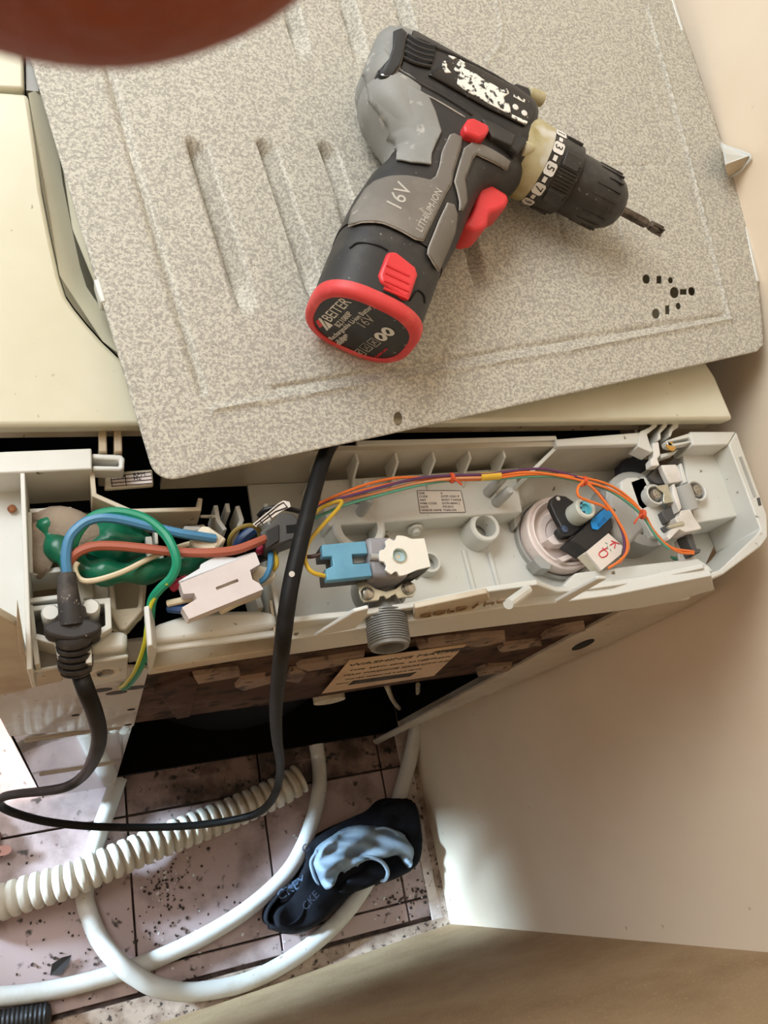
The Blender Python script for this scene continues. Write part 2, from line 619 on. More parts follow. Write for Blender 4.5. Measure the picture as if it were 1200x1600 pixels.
# rusty cross brace with pressed pads
BY = 0.004
b = MB().prism([(0.110, BY, 0.768), (0.36, BY, 0.778), (0.546, BY, 0.80), (0.546, BY, 0.60), (0.49, BY, 0.572), (0.40, BY, 0.566), (0.27, BY, 0.552), (0.110, BY, 0.556)], (0, 0.003, 0))
br = b.build('cross_brace', RUSTM, wm)
MB().box((0.33, BY + 0.012, 0.560), (0.43, 0.022, 0.003)).build('brace_lip', RUSTM, br)


def pad(poly, m=RUSTL, dy=0.004):
    P = ypoly(poly, BY)
    cc = sum(P, Vector()) / len(P)
    rings = [[p for p in P], [cc + (p - cc) * 0.97 + Vector((0, -dy, 0)) for p in P], [cc + (p - cc) * 0.86 + Vector((0, -dy * 1.1, 0)) for p in P]]
    MB().loft(rings).build('pressed_pad', m, br, ang=50)
pad([(240, 1071), (296, 1050), (310, 1056), (306, 1076), (296, 1116), (276, 1120)], RUSTM, 0.003)
pad([(300, 1048), (372, 1040), (376, 1050), (308, 1062)])
pad([(366, 1068), (376, 1056), (430, 1048), (428, 1060), (380, 1073)])
pad([(446, 1058), (453, 1042), (470, 1040), (478, 1046), (466, 1062)])
pad([(462, 1036), (470, 1031), (570, 1015), (568, 1027), (480, 1043)])
pad([(650, 1000), (690, 993), (788, 984), (790, 996), (760, 1003), (652, 1018)])
pad([(776, 1010), (786, 1003), (840, 996), (846, 1003), (782, 1014)])
pad([(842, 994), (852, 984), (880, 974), (912, 969), (914, 980), (858, 991)])
pad([(742, 1044), (760, 1036), (800, 1034), (794, 1044), (745, 1052)])
MB().cyl(aty(515, 1096, 0.03), aty(515, 1096, 0.03) + Vector((0, 0.02, 0)), 0.022, n=24).build('tub_spacer', IVORYP, wm)
MB().tube([aty(604, 1072, 0.06), aty(618, 1100, 0.05), aty(640, 1118, 0.05), aty(652, 1105, 0.05), aty(653, 1070, 0.06)], 0.004, 8).build('inner_hose', IVORYP, wm)
# rating plate on the brace
LP = [(503, 1084), (546, 1032), (729, 1007), (678, 1056)]
q = ypoly(LP, BY - 0.0055)
pl = MB().prism(q, (0, 0.0006, 0)).build('rating_label', TANPAPER, wm, label='tan paper rating label')
xd = (q[2] - q[1]).normalized()
upd = (q[1] - q[0]).normalized()
def lab(px, py, s, size):
    text(s, aty(px, py, BY - 0.0058), xd, UP, size, INK, pl)
lab(543, 1042, 'WASHING MACHINE', 0.0135)
lab(545, 1049, 'TYPE  220V~ 50Hz  RATED 1150W', 0.0070)
lab(536, 1057, 'MAX WASHING CAPACITY 7.0kg', 0.0080)
lab(538, 1063, 'WATER PRESSURE 0.05-0.78MPa', 0.0060)
lab(524, 1070, 'SERIAL NO.', 0.0050)
lab(676, 1020, '220V', 0.0070)
lab(660, 1032, 'IPX4', 0.0070)
b = MB()
rr = random.Random(7)
p0, p1 = aty(552, 1064, BY - 0.0058), aty(652, 1050, BY - 0.0058)
t = 0.0
while t < 1:
    wd = rr.choice((0.006, 0.010, 0.016))
    b.prism([p0.lerp(p1, t), p0.lerp(p1, t + wd), p0.lerp(p1, t + wd) + Vector((0, 0, -0.020)), p0.lerp(p1, t) + Vector((0, 0, -0.020))], (0, 0.0003, 0))
    t += wd + rr.choice((0.006, 0.010))
b.build('barcode', INK, pl)
c = aty(698, 1017, BY - 0.0058)
b = MB().prism([c + xd * (0.019 * math.cos(k * math.pi / 12)) + Vector((0, 0, 0.0036 * math.sin(k * math.pi / 12))) + xd * 0.006 for k in range(24)], (0, 0.0003, 0))
b.build('oval_emblem', INK, pl)

# ---- lid
LN = Vector((0, -0.22, 1)).normalized()
L0 = Vector((0.3, 0.123, 0.957))
def lp(px, py, dz=0.0):
    return atp(px, py, L0 + UP * dz, LN)
# rear strip and left strip of the sloping top cover, with the recess below the panel
rear_l, rear_r = lp(-60, 666), lp(1147, 655)
b = MB()
outline = [(-60, 666), (1147, 655), (1118, 588), (1100, 560), (700, 575), (300, 590), (250, 584), (214, 575), (185, 557), (160, 533), (135, 505), (115, 480), (103, 462), (93, 430), (80, 370), (66, 300), (57, 230), (48, 168), (44, 146), (-60, 138)]
b.prism([lp(*p) for p in outline], LN * -0.016)
top = b.build('top_cover', LIDM, wm, bevel=0.003, label='cream top cover')
b = MB()
edge = [(300, 590), (250, 584), (214, 575), (185, 557), (160, 533), (135, 505), (115, 480), (103, 462), (93, 430), (80, 370), (66, 300), (57, 230), (48, 168), (44, 146)]
b.loft([[lp(*p) for p in edge] + [lp(x, y, -0.001) for x, y in edge][::-1], [lp(x + 32, y - 14, -0.012) for x, y in edge] + [lp(x + 32, y - 14, -0.014) for x, y in edge][::-1]])
b.build('recess_wall', LIDM, top)
# the lid itself, lying in the recess under the panel, and the cover beyond the seam
b = MB().prism([lp(x, y, -0.013) for x, y in [(330, 580), (1090, 552), (1060, 330), (900, 60), (640, -60), (60, 100), (80, 150), (118, 455), (190, 545)]], LN * -0.004)
b.build('lid', LIDM, wm)
b = MB().prism([lp(*p) for p in [(-60, 134), (38, 139), (36, 60), (-60, 50)]], LN * -0.016)
b.build('control_housing', LIDM, wm, bevel=0.002)
b = MB().prism([lp(x, y, -0.004) for x, y in [(41, 141), (60, 143), (66, 60), (40, 60)]], LN * -0.01)
b.build('lid_hinge_plate', GREYP, wm)
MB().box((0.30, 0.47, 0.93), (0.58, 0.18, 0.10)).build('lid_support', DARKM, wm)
# fascia hanging from the rear edge of the cover
yb = 0.124
b = MB().box((0.305, yb + 0.004, 0.938), (0.57, 0.003, 0.020))
b.build('rear_fascia', TRAYD, wm)

# ---- white tray at the back
b = MB().prism([(0.185, -0.016, ZF), (0.545, -0.016, ZF), (0.600, 0.036, ZF), (0.600, 0.108, ZF), (0.520, 0.108, ZF), (0.455, 0.106, ZF), (0.185, 0.106, ZF)], (0, 0, -0.004))
tray = b.build('rear_tray', TRAYM, wm, label='white plastic tray of the back')
def tp(name, poly, z, dep, m=TRAYM, bev=0.0012, **kw):
    return MB().prism(zpoly(poly, z), (0, 0, -dep)).build(name, m, tray, bevel=bev, **kw)
def tw(poly, z, dep, th=0.0024, m=TRAYM, name='rib', **kw):
    return MB().rib(zpoly(poly, z), th, dep).build(name, m, tray, bevel=0.0006, **kw)
def ty(name, poly, y, dep, m=TRAYM, bev=0.0008, **kw):
    return MB().prism(ypoly(poly, y), (0, dep, 0)).build(name, m, tray, bevel=bev, **kw)

# back wall and its white cap
WALLP = mat('shaded_glossy_wall', (196, 189, 174), 0.22, c2=(182, 172, 152), scale=12)  # glossy plastic; the darker brown tone stands for shade and reflection
MB().box((0.318, 0.1085, 0.913), (0.390, 0.004, 0.052)).build('back_wall', WALLP, tray)
tp('wall_cap', [(868, 686), (1000, 675), (1003, 694), (870, 697)], 0.943, 0.006)
tw([(558, 692), (870, 684)], 0.941, 0.004, 0.004)
tw([(871, 697), (826, 742)], 0.938, 0.025, 0.003)
# shelf with fins and posts
shelf = tp('shelf', [(514, 822), (817, 800), (809, 752), (811, 730), (480, 752), (500, 770)], ZS, 0.024)
for (x, y) in ((556, 717), (618, 717), (676, 714), (732, 711), (786, 709), (498, 724)):
    t_ = at(x, y, 0.934)
    X0 = t_.x
    MB().prism([(X0, t_.y - 0.003, 0.934), (X0, 0.1075, 0.934), (X0, 0.1075, ZS - 0.001), (X0, t_.y - 0.018, ZS - 0.001), (X0, t_.y - 0.008, 0.921)], (0.0022, 0, 0)).build('fin', TRAYM, tray, bevel=0.0005)
for (x, y, z) in ((574, 756, 0.938), (578, 780, 0.934), (787, 745, 0.940), (797, 765, 0.936)):
    p = at(x, y, z)
    MB().lathe((p.x, p.y, ZS - 0.001), UP, [(0, 0.0042), (p.z - ZS - 0.001, 0.0038), (p.z - ZS + 0.001, 0.0026)], 14).build('post', GREYP, tray)
MB().rib([at(775, 772, 0.922), at(787, 762, 0.922)], 0.002, 0.010).build('rib', TRAYM, tray)
# label on the shelf
q = zpoly([(652, 767), (720, 767), (727, 800), (657, 801)], ZS + 0.0004)
pl = MB().prism(q, (0, 0, -0.0003)).build('paper_label', PAPER, tray, label='white printed paper label')
xd = (q[1] - q[0]).normalized()
ud = (q[0] - q[3]).normalized()
hh = (q[0] - q[3]).length
ww = (q[1] - q[0]).length
for k, (a_, c_) in enumerate((('LINE', 'A'), ('CODE', 'DC97-15351 P'), ('ASSY', 'BODY T-HOLE'), ('WIRE CODE', 'DC93-00041 J'), ('DATE', '9/5/2013'), ('VENDER NAME', 'THAILON'))):
    o_ = q[0] - ud * hh * (0.155 + 0.158 * k) + UP * 0.0001
    text(a_, o_ + xd * ww * 0.02, xd, ud, hh * 0.14, INK, pl)
    text(c_, o_ + xd * ww * 0.52, xd, ud, hh * 0.14, INK, pl)
b = MB()
for k in range(4):
    p_, r_ = q[k], q[(k + 1) % 4]
    e_ = (r_ - p_).normalized()
    s_ = UP.cross(e_) * 0.0004
    b.prism([p_, r_, r_ + s_, p_ + s_], (0, 0, 0.00015))
b.build('label_border', INK, pl)
# bosses and ridges of the tray floor
for (x, y, r, h) in ((742, 838, 0.0125, 0.020), (665, 885, 0.009, 0.010), (548, 840, 0.020, 0.022)):
    p = at(x, y, ZF)
    MB().lathe((p.x, p.y, ZF - 0.001), UP, [(0, r * 1.05), (h, r), (h + 0.0012, r * 0.92), (h + 0.0012, r * 0.7), (0.004, r * 0.66)], 28, caps=False).build('boss', TRAYM, tray)
for l in ([(725, 858), (745, 935)], [(765, 862), (783, 928)]):
    tw(l, ZF + 0.003, 0.006, 0.003)
for (x, y) in ((648, 826), (806, 788)):
    p = at(x, y, ZF + 0.01)
    MB().lathe(p, (0, -1, 0.2), [(0, 0.006), (0.002, 0.006), (0.002, 0.003), (0.005, 0.003)], 16).build('screw_seat', TRAYM, tray)
# rear edge: lip, fences, printed plate
ty('rear_lip', [(430, 1003), (640, 971), (787, 950), (871, 942), (960, 930), (1040, 914), (1112, 900), (1116, 921), (1060, 938), (1000, 950), (964, 955), (640, 996), (432, 1026)], -0.022, 0.008)
ty('rear_wall', [(445, 975), (500, 968), (560, 962), (640, 950), (763, 925), (840, 914), (870, 925), (895, 925), (1000, 910), (1100, 888), (1112, 905), (1000, 930), (871, 945), (640, 975), (440, 1005)], -0.016, 0.004)
ty('printed_plate', [(648, 951), (762, 927), (766, 936), (736, 956), (646, 968)], -0.0205, 0.004, TRAYD)
p0, p1 = aty(655, 966, -0.0212), aty(744, 949, -0.0212)
text('COLD / HOT', p0, p1 - p0, UP, 0.0118, mat('engraved_tan', (138, 114, 84), 0.6), tray, ext=0.0006)
ty('tab', [(490, 996), (553, 957), (576, 951), (574, 962), (556, 982), (505, 992)], -0.024, 0.0026)
ty('tab', [(896, 926), (934, 905), (948, 905), (906, 929), (880, 945), (868, 942)], -0.024, 0.0026)
tw([(752, 925), (836, 913)], 0.936, 0.02, 0.003)
tw([(446, 978), (556, 964)], 0.926, 0.03, 0.003)
p0, p1 = aty(794, 944, -0.030), aty(824, 922, -0.018)
MB().tube([p0, p1], 0.0035, 10, smooth=False).build('peg', TRAYM, tray)
tw([(828, 918), (856, 926), (846, 940)], 0.932, 0.02, 0.003)
tp('rear_ledge', [(848, 938), (872, 925), (895, 922), (1006, 902), (1106, 882), (1116, 893), (1000, 914), (896, 930), (868, 944)], 0.938, 0.010)
tp('inner_step', [(880, 915), (900, 895), (985, 884), (1090, 872), (1108, 884), (1004, 903), (892, 924)], 0.926, 0.012)
# hump on the left with its hollow face
tp('hump', [(236, 984), (241, 976), (287, 961), (337, 954), (402, 953), (425, 956), (431, 963), (433, 979), (353, 991), (237, 1005)], 0.934, 0.014, bev=0.003)
tp('hump_lip', [(238, 1006), (433, 981), (434, 994), (247, 1018), (238, 1016)], 0.929, 0.004)
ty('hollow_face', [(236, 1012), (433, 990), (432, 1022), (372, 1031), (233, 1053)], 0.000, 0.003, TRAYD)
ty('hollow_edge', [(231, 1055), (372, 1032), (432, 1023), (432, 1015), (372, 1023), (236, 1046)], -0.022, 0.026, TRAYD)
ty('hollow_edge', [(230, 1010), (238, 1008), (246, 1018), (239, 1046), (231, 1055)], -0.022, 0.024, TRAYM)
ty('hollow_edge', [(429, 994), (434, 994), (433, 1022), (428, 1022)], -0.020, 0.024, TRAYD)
ty('rear_wall_stub', [(196, 1005), (237, 1000), (234, 1030), (200, 1036)], 0.004, 0.003, GREYP)
tw([(436, 960), (418, 870), (414, 850)], 0.930, 0.04, 0.003)
tw([(395, 905), (408, 950)], 0.915, 0.03, 0.004)
# right end: pocket, walls, rim
tp('end_pocket', [(1066, 707), (1132, 704), (1158, 806), (1084, 818), (1080, 780)], 0.926, 0.034)
tp('end_bar', [(1078, 674), (1150, 674), (1138, 695), (1083, 696)], ZR, 0.026)
ring_o = [(1151, 674), (1159, 697), (1199, 805), (1200, 839), (1190, 853), (1131, 897), (1108, 906)]
ring_i = [(1104, 897), (1125, 890), (1181, 837), (1189, 826), (1185, 816), (1139, 694)]
tp('end_rim', ring_o + ring_i, ZR, 0.055)
tp('rim_slot', [(1155, 714), (1159, 713), (1182, 775), (1178, 777)], ZR + 0.0006, 0.003, GREYP, 0)
tp('rim_slot', [(1183, 778), (1187, 777), (1190, 789), (1186, 790)], ZR + 0.0006, 0.003, DKGREY, 0)
# round grey duct next to the switch
p = at(985, 835, ZF)
MB().lathe((p.x - 0.004, p.y + 0.012, ZF - 0.002), UP, [(0, 0.034), (0.030, 0.034), (0.032, 0.031), (0.032, 0.026), (0.026, 0.024)], 36).build('round_duct', GREYP, tray)
tp('duct_step', [(950, 775), (970, 745), (1012, 748), (1020, 790), (1008, 830), (985, 852), (958, 840)], 0.921, 0.03, GREYP, 0.004)
tp('duct_block', [(984, 752), (1006, 744), (1014, 762), (1042, 800), (1050, 840), (1020, 838), (1000, 800)], 0.926, 0.034)
tp('duct_foot', [(985, 850), (1030, 798), (1040, 818), (998, 862)], 0.905, 0.02)

# left end: bar, pocket, partition
tp('end_bar', [(-40, 707), (143, 700), (144, 733), (36, 738), (-40, 741)], ZR, 0.046, bev=0.001)
tp('end_pocket', [(-60, 738), (34, 738), (46, 1046), (28, 980), (0, 963), (-60, 958)], 0.918, 0.048)
tw([(35, 736), (46, 1046)], ZR - 0.001, 0.045, 0.0026)
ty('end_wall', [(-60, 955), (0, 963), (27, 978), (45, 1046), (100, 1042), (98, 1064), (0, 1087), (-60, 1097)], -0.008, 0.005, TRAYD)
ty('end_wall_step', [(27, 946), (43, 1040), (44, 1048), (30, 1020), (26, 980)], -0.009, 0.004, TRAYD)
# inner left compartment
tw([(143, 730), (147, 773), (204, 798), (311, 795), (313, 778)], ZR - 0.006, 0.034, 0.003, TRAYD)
tw([(313, 806), (340, 806)], 0.925, 0.002, 0.002)
tw([(46, 798), (112, 795)], 0.928, 0.003, 0.003)
tw([(44, 895), (97, 889)], 0.925, 0.03, 0.0035)
tw([(46, 800), (48, 895)], 0.930, 0.03, 0.0025)
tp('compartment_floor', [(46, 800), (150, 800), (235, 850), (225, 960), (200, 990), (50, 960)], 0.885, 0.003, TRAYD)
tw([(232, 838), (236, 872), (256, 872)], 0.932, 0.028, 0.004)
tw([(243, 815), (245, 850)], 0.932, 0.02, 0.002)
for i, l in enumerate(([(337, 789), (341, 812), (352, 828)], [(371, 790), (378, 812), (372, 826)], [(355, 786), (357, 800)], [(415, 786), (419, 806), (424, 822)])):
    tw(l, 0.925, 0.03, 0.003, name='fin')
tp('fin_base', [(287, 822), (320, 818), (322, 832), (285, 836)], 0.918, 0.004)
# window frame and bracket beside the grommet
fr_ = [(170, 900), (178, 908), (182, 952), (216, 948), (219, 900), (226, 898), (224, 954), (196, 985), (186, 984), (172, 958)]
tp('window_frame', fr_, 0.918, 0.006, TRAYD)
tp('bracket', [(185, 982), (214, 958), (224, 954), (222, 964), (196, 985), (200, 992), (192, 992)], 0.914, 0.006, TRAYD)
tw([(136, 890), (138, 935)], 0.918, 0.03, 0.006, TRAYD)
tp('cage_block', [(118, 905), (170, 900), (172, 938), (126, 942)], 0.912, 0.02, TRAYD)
# cable grommet seat
tp('grommet_floor', [(45, 938), (168, 930), (172, 985), (140, 1005), (140, 1042), (60, 1046)], 0.908, 0.004, GREYP)
tw([(46, 938), (97, 932)], 0.930, 0.02, 0.003)
tw([(47, 951), (96, 946), (97, 952)], 0.930, 0.02, 0.003)
tw([(47, 945), (58, 1038)], 0.931, 0.026, 0.003)
tw([(55, 994), (90, 1003), (95, 1028)], 0.932, 0.024, 0.0035)
tw([(124, 943), (168, 938), (170, 979), (137, 998), (139, 1036)], 0.933, 0.024, 0.0035)
tp('seat_block', [(142, 1004), (172, 986), (194, 985), (199, 992), (199, 1014), (140, 1021)], 0.924, 0.02, TRAYM, 0.003)
tp('seat_lip', [(138, 1031), (200, 1021), (201, 1027), (139, 1037)], 0.920, 0.004)
tp('seat_lip', [(46, 1046), (98, 1037), (98, 1042), (48, 1051)], 0.920, 0.004)
ty('seat_face', [(138, 1033), (200, 1024), (199, 1060), (137, 1074)], -0.004, 0.004, TRAYM)
c = aty(164, 1050, -0.0046)
MB().lathe(c, (0, -1, 0.15), [(0, 0.0105), (0.0014, 0.0100), (0.0014, 0.0085), (0.0004, 0.0075)], 24).build('screw_seat', WHITEP, tray)
MB().lathe(c, (0, -1, 0.15), [(0, 0.006), (0.0016, 0.0055), (0.0020, 0.002)], 18).build('screw', SCREWM, tray)
for (x, y) in ((79, 957), (142, 948)):
    p = at(x, y, 0.938)
    MB().lathe((p.x, p.y, 0.908), UP, [(0, 0.0052), (0.029, 0.0052), (0.0305, 0.0042)], 12).build('peg', TRAYM, tray)

# hinge lugs of the lid on both sides, in the gap behind the tray
for (x, y) in ((160, 672), (184, 672)):
    MB().rib([at(x, y, 0.944), at(x + 1, y + 34, 0.944)], 0.005, 0.05).build('hinge_lug', TRAYD, wm, bevel=0.001)
lug = tp('hinge_arm', [(143, 708), (190, 710), (195, 716), (194, 732), (188, 735), (144, 734), (144, 727), (186, 728), (186, 718), (144, 716)], 0.942, 0.012, TRAYM)
b = MB().prism(zpoly([(165, 738), (238, 733), (240, 758), (163, 764)], 0.925), (0, 0, -0.004))
tagp = b.build('sticker_plate', IVORYP, wm, bevel=0.001)
q = zpoly([(172, 744), (236, 737), (238, 756), (174, 761)], 0.9256)
MB().prism(q, (0, 0, -0.0003)).build('printed_sticker', PINKP, tagp)
b = MB()
for t_ in (0.04, 0.36, 0.66, 0.95):
    a_, c_ = q[0].lerp(q[3], t_) + UP * 0.0002, q[1].lerp(q[2], t_) + UP * 0.0002
    b.box((a_ + c_) / 2, ((c_ - a_).length, 0.0005, 0.0002), (lambda X: (X, UP.cross(X), UP))((c_ - a_).normalized()))
for t_ in (0.02, 0.36):
    a_, c_ = q[0].lerp(q[1], t_) + UP * 0.0002, q[3].lerp(q[2], t_) + UP * 0.0002
    b.box((a_ + c_) / 2, ((c_ - a_).length, 0.0005, 0.0002), (lambda X: (X, UP.cross(X), UP))((c_ - a_).normalized()))
b.build('sticker_lines', INK, tagp)
xd, ud = q[1] - q[0], q[0] - q[3]
text('RPM', q[0].lerp(q[1], 0.55) - ud * 0.32 + UP * 0.0002, xd, ud, 0.0042, INK, tagp)
text('MAX', q[0].lerp(q[1], 0.08) - ud * 0.32 + UP * 0.0002, xd, ud, 0.0036, INK, tagp)
text('Hz', q[0].lerp(q[1], 0.55) - ud * 0.64 + UP * 0.0002, xd, ud, 0.0042, INK, tagp)

# ------------------------------------------------------------------ the removed back panel
P0 = Vector((0.112, 0.073, 0.965))
PN = Vector((-0.01963472, -0.17517928, 0.98434074)).normalized()
PU = Vector((0.506, 0.095, 0.027))
PU = (PU - PN * PU.dot(PN)).normalized()
PV = PN.cross(PU)


def pan(px, py, h=0.0):
    q = atp(px, py, P0 + PN * h, PN) - P0
    return (q.dot(PU), q.dot(PV))


def pw(u, v, h=0.0):
    return P0 + PU * u + PV * v + PN * h


PANELM = mat('galvanized_sheet', (200, 196, 182), 0.58, metal=0.1, c2=(162, 157, 147), scale=430, lo=0.44, hi=0.58, detail=3, c3=(146, 141, 132), scale3=760, lo3=0.54, hi3=0.66, bump=0.12, bscale=420)
outl = []
c0 = pan(245, 757)
for k in range(7):
    a_ = math.pi + k / 6 * math.pi / 2
    outl.append((0.013 + 0.013 * math.cos(a_), 0.013 + 0.013 * math.sin(a_)))
outl += [pan(*p) for p in [(600, 680), (1183, 549), (1193, 538)]]
outl += [pan(*p) for p in [(1191, 500), (1184, 430), (1161, 320), (1131, 230), (1098, 130), (1071, 50), (1052, 0)]]
e_ = outl[-1]
outl += [(e_[0] - 0.010, e_[1] + 0.06), (e_[0] - 0.022, e_[1] + 0.11), (0.02, 0.50), (0.0, 0.48), (-0.002, 0.30)]
# slots of the pressing: sharp on their left side, running out on the right
SL = []
for A_, B_ in (((288, 214), (376, 494)), ((398, 216), (487, 478)), ((496, 220), (575, 470)), ((592, 226), (660, 464)), ((684, 232), (744, 460)),
               ((272, -200), (356, 78)), ((384, -190), (464, 93)), ((480, -180), (556, 100)), ((570, -172), (644, 108))):
    a_, b_ = Vector(pan(*A_)), Vector(pan(*B_))
    d_ = b_ - a_
    SL.append((a_, d_.normalized(), d_.length))
SW = 0.0135


def seg(px):
    return [Vector(pan(*p)) for p in px]
GR = [(seg([(160, 60), (168, 110), (240, 365), (315, 612)]), 0.0022, -0.0016), (seg([(335, 640), (600, 596), (900, 546), (1140, 500)]), 0.0020, 0.0011),
      (seg([(1140, 500), (1080, 262), (1012, 12)]), 0.0016, 0.0014), (seg([(430, 606), (700, 562), (1132, 492)]), 0.0022, -0.0012),
      (seg([(870, 335), (893, 418), (908, 432), (962, 428), (977, 416), (966, 345)]), 0.0012, -0.0007),
      (seg([(944, 268), (962, 258), (1038, 257), (1044, 246), (1012, 120)]), 0.0012, -0.0007),
      (seg([(766, -40), (784, 40), (781, 72), (762, 98)]), 0.0016, 0.0009)]
GB = [(min(p.x for p in s) - 0.006, max(p.x for p in s) + 0.006, min(p.y for p in s) - 0.006, max(p.y for p in s) + 0.006) for s, _, _ in GR]


def sdist(p, a_, b_):
    d_ = b_ - a_
    t = max(0.0, min(1.0, (p - a_).dot(d_) / d_.length_squared))
    return (p - a_ - d_ * t).length


def panel_h(u, v):
    h = 0.0
    p = Vector((u, v))
    for a_, d_, L in SL:
        r = p - a_
        s = r.dot(d_)
        if -0.002 < s < L + 0.002:
            t = -(d_.x * r.y - d_.y * r.x) * -1
            if -0.002 < t < SW + 0.004:
                w_ = SW * min(1.0, math.sqrt(max(0.0, min(s + 0.004, L - s + 0.004)) / 0.012))
                if 0 <= t < w_:
                    k = min(1.0, t / 0.0016) * (1 - max(0.0, (t - 0.0016)) / max(1e-4, w_ - 0.0016)) ** 0.8
                    e2 = min(1.0, max(0.0, s) / 0.010, max(0.0, L - s) / 0.030)
                    h -= 0.0120 * k * e2
    for (s_, w_, a2), bb in zip(GR, GB):
        if bb[0] < u < bb[1] and bb[2] < v < bb[3]:
            d = min(sdist(p, s_[i], s_[i + 1]) for i in range(len(s_) - 1))
            if d < 2.5 * w_:
                h += 1.7 * a2 * math.exp(-(d / w_) ** 2 * 1.4)
    return h


def hole_poly(px, py, rx, ry, rect=False):
    c = Vector(pan(px, py))
    ex = (Vector(pan(px + 1, py)) - c)
    ey = (Vector(pan(px, py + 1)) - c)
    if rect:
        return [tuple(c + ex * (i * rx) + ey * (j * ry)) for i, j in ((-1, -1), (1, -1), (1, 1), (-1, 1))]
    return [tuple(c + ex * (rx * math.cos(t * math.pi / 8)) + ey * (ry * math.sin(t * math.pi / 8))) for t in range(16)]
HO = [hole_poly(1010, 436, 6, 7.5), hole_poly(1030, 437, 4, 6, True), hole_poly(1048, 438, 4, 5), hole_poly(1054, 457, 7, 9), hole_poly(1068, 456, 5.5, 4.5, True),
      hole_poly(1081, 455, 5.5, 7), hole_poly(1025, 490, 6, 8), hole_poly(1043, 484, 3.5, 7, True), hole_poly(1060, 478, 4, 5.5), hole_poly(622, 654, 7, 11)]


def axis(lo_, hi_, step, zones):
    x, out = lo_, [lo_]
    while x < hi_ - 1e-6:
        s = step
        for a_, b_ in zones:
            if a_ - step < x < b_:
                s = 0.0007
        x = min(hi_, x + s)
        out.append(x)
    return out
hx = [p[0] for h in HO[:9] for p in h]
hy = [p[1] for h in HO[:9] for p in h]
zx = [(min(hx), max(hx)), (min(p[0] for p in HO[9]), max(p[0] for p in HO[9]))]
zy = [(min(hy), max(hy)), (min(p[1] for p in HO[9]), max(p[1] for p in HO[9]))]
panel = thing('metal_back_panel', 'mottled galvanized sheet metal panel with pressed slots lying under the drill', 'metal panel', tuple(P0))
grid_obj('sheet', outl, 0.0018, lambda u, v: pw(u, v, panel_h(u, v)), PANELM, panel, thick=0.0011,
         xs=axis(min(p[0] for p in outl), max(p[0] for p in outl), 0.0018, zx), ys=axis(min(p[1] for p in outl), max(p[1] for p in outl), 0.0018, zy), holes=HO)
# turned-down flange on the right and left edges
FLM = mat('white_edge', (214, 216, 212), 0.4, metal=0.2)
for l in ([(1186, 440), (1176, 395), (1168, 355)], [(1068, 48), (1052, -2), (1040, -40)]):
    P = [pw(*pan(x - 1.5, y)) for x, y in l]
    MB().rib([p + PN * 0.0004 for p in P], 0.0032, 0.008, PN).build('edge_flange', FLM, panel, bevel=0.0006)
P = [pw(*pan(x, y)) for x, y in [(151, 436), (162, 473)]]
MB().rib([p + PN * 0.0006 for p in P], 0.004, 0.012, PN).build('edge_tab', FLM, panel, bevel=0.0012)
# bent white corner piece sticking out beyond the panel
c1, c2_, c3_ = atx(1128, 224, 0.630), atx(1172, 243, 0.634), atx(1141, 276, 0.632)
cm, cin = atx(1164, 258, 0.633), atx(1133, 238, 0.606)
cbk = atx(1136, 256, 0.607)
b = MB().prism([c1, c2_, cbk, cin], (-0.0006, 0, -0.0015))
cp = b.build('bent_corner', FLM, panel, label='bent white corner')
MB().prism([c2_, cm, c3_, cbk + Vector((0.004, 0, -0.004)), cbk], (-0.0006, 0, -0.0015)).build('corner_fold', TRAYD, cp)
MB().tube([atx(1127, 223, 0.628), atx(1134, 229, 0.630), c2_, cm, atx(1154, 269, 0.633), c3_], 0.0012, 8, k=3).build('corner_rim', FLM, cp)

# ------------------------------------------------------------------ cordless drill
A2, B2 = Vector((0.81441332, -0.58028523)), Vector((-0.58028523, -0.81441332))
DO = Vector((0.2272, 0.2365))
DH = 0.0325
DA = PU * A2.x + PV * A2.y
DB = PU * B2.x + PV * B2.y
DORG = P0 + PU * DO.x + PV * DO.y + PN * DH


def dw(a, b_, c):
    return DORG + DA * a + DB * b_ + PN * c


def dl(px, py, c):
    q = Vector(pan(px, py, DH + c)) - DO
    return q.dot(A2), q.dot(B2)


def interp(tab, x):
    if x <= tab[0][0]:
        return tab[0][1:]
    for i in range(len(tab) - 1):
        if x <= tab[i + 1][0]:
            t = (x - tab[i][0]) / (tab[i + 1][0] - tab[i][0])
            return tuple(p + (q - p) * t for p, q in zip(tab[i][1:], tab[i + 1][1:]))
    return tab[-1][1:]

# a, centre b, half b, half c
HS = [(-0.0215, -0.014, 0.018, 0.014), (-0.0195, -0.014, 0.024, 0.020), (-0.015, -0.0135, 0.0290, 0.0250), (-0.008, -0.013, 0.0325, 0.0280), (0.004, -0.013, 0.034, 0.0295), (0.03, -0.0125, 0.034, 0.030), (0.085, -0.012, 0.034, 0.030), (0.101, -0.010, 0.033, 0.0295), (0.106, -0.008, 0.031, 0.027)]
# b, a left, a right, c low, c high
GS = [(-0.012, -0.012, 0.102, -0.027, 0.027), (0.004, -0.0185, 0.110, -0.0275, 0.0280), (0.018, -0.0150, 0.1125, -0.0275, 0.0283), (0.027, -0.0095, 0.1120, -0.027, 0.0283), (0.033, -0.002, 0.107, -0.027, 0.0280), (0.043, 0.012, 0.094, -0.027, 0.0275), (0.052, 0.0185, 0.0860, -0.027, 0.0275),
      (0.062, 0.0150, 0.0835, -0.028, 0.0285), (0.080, 0.0080, 0.0815, -0.030, 0.0310), (0.105, 0.0030, 0.0790, -0.0305, 0.0330), (0.130, 0.0005, 0.0745, -0.0305, 0.0348), (0.16, -0.0005, 0.0725, -0.031, 0.0365), (0.195, -0.0005, 0.0710, -0.031, 0.0375)]
EXP = 2.7


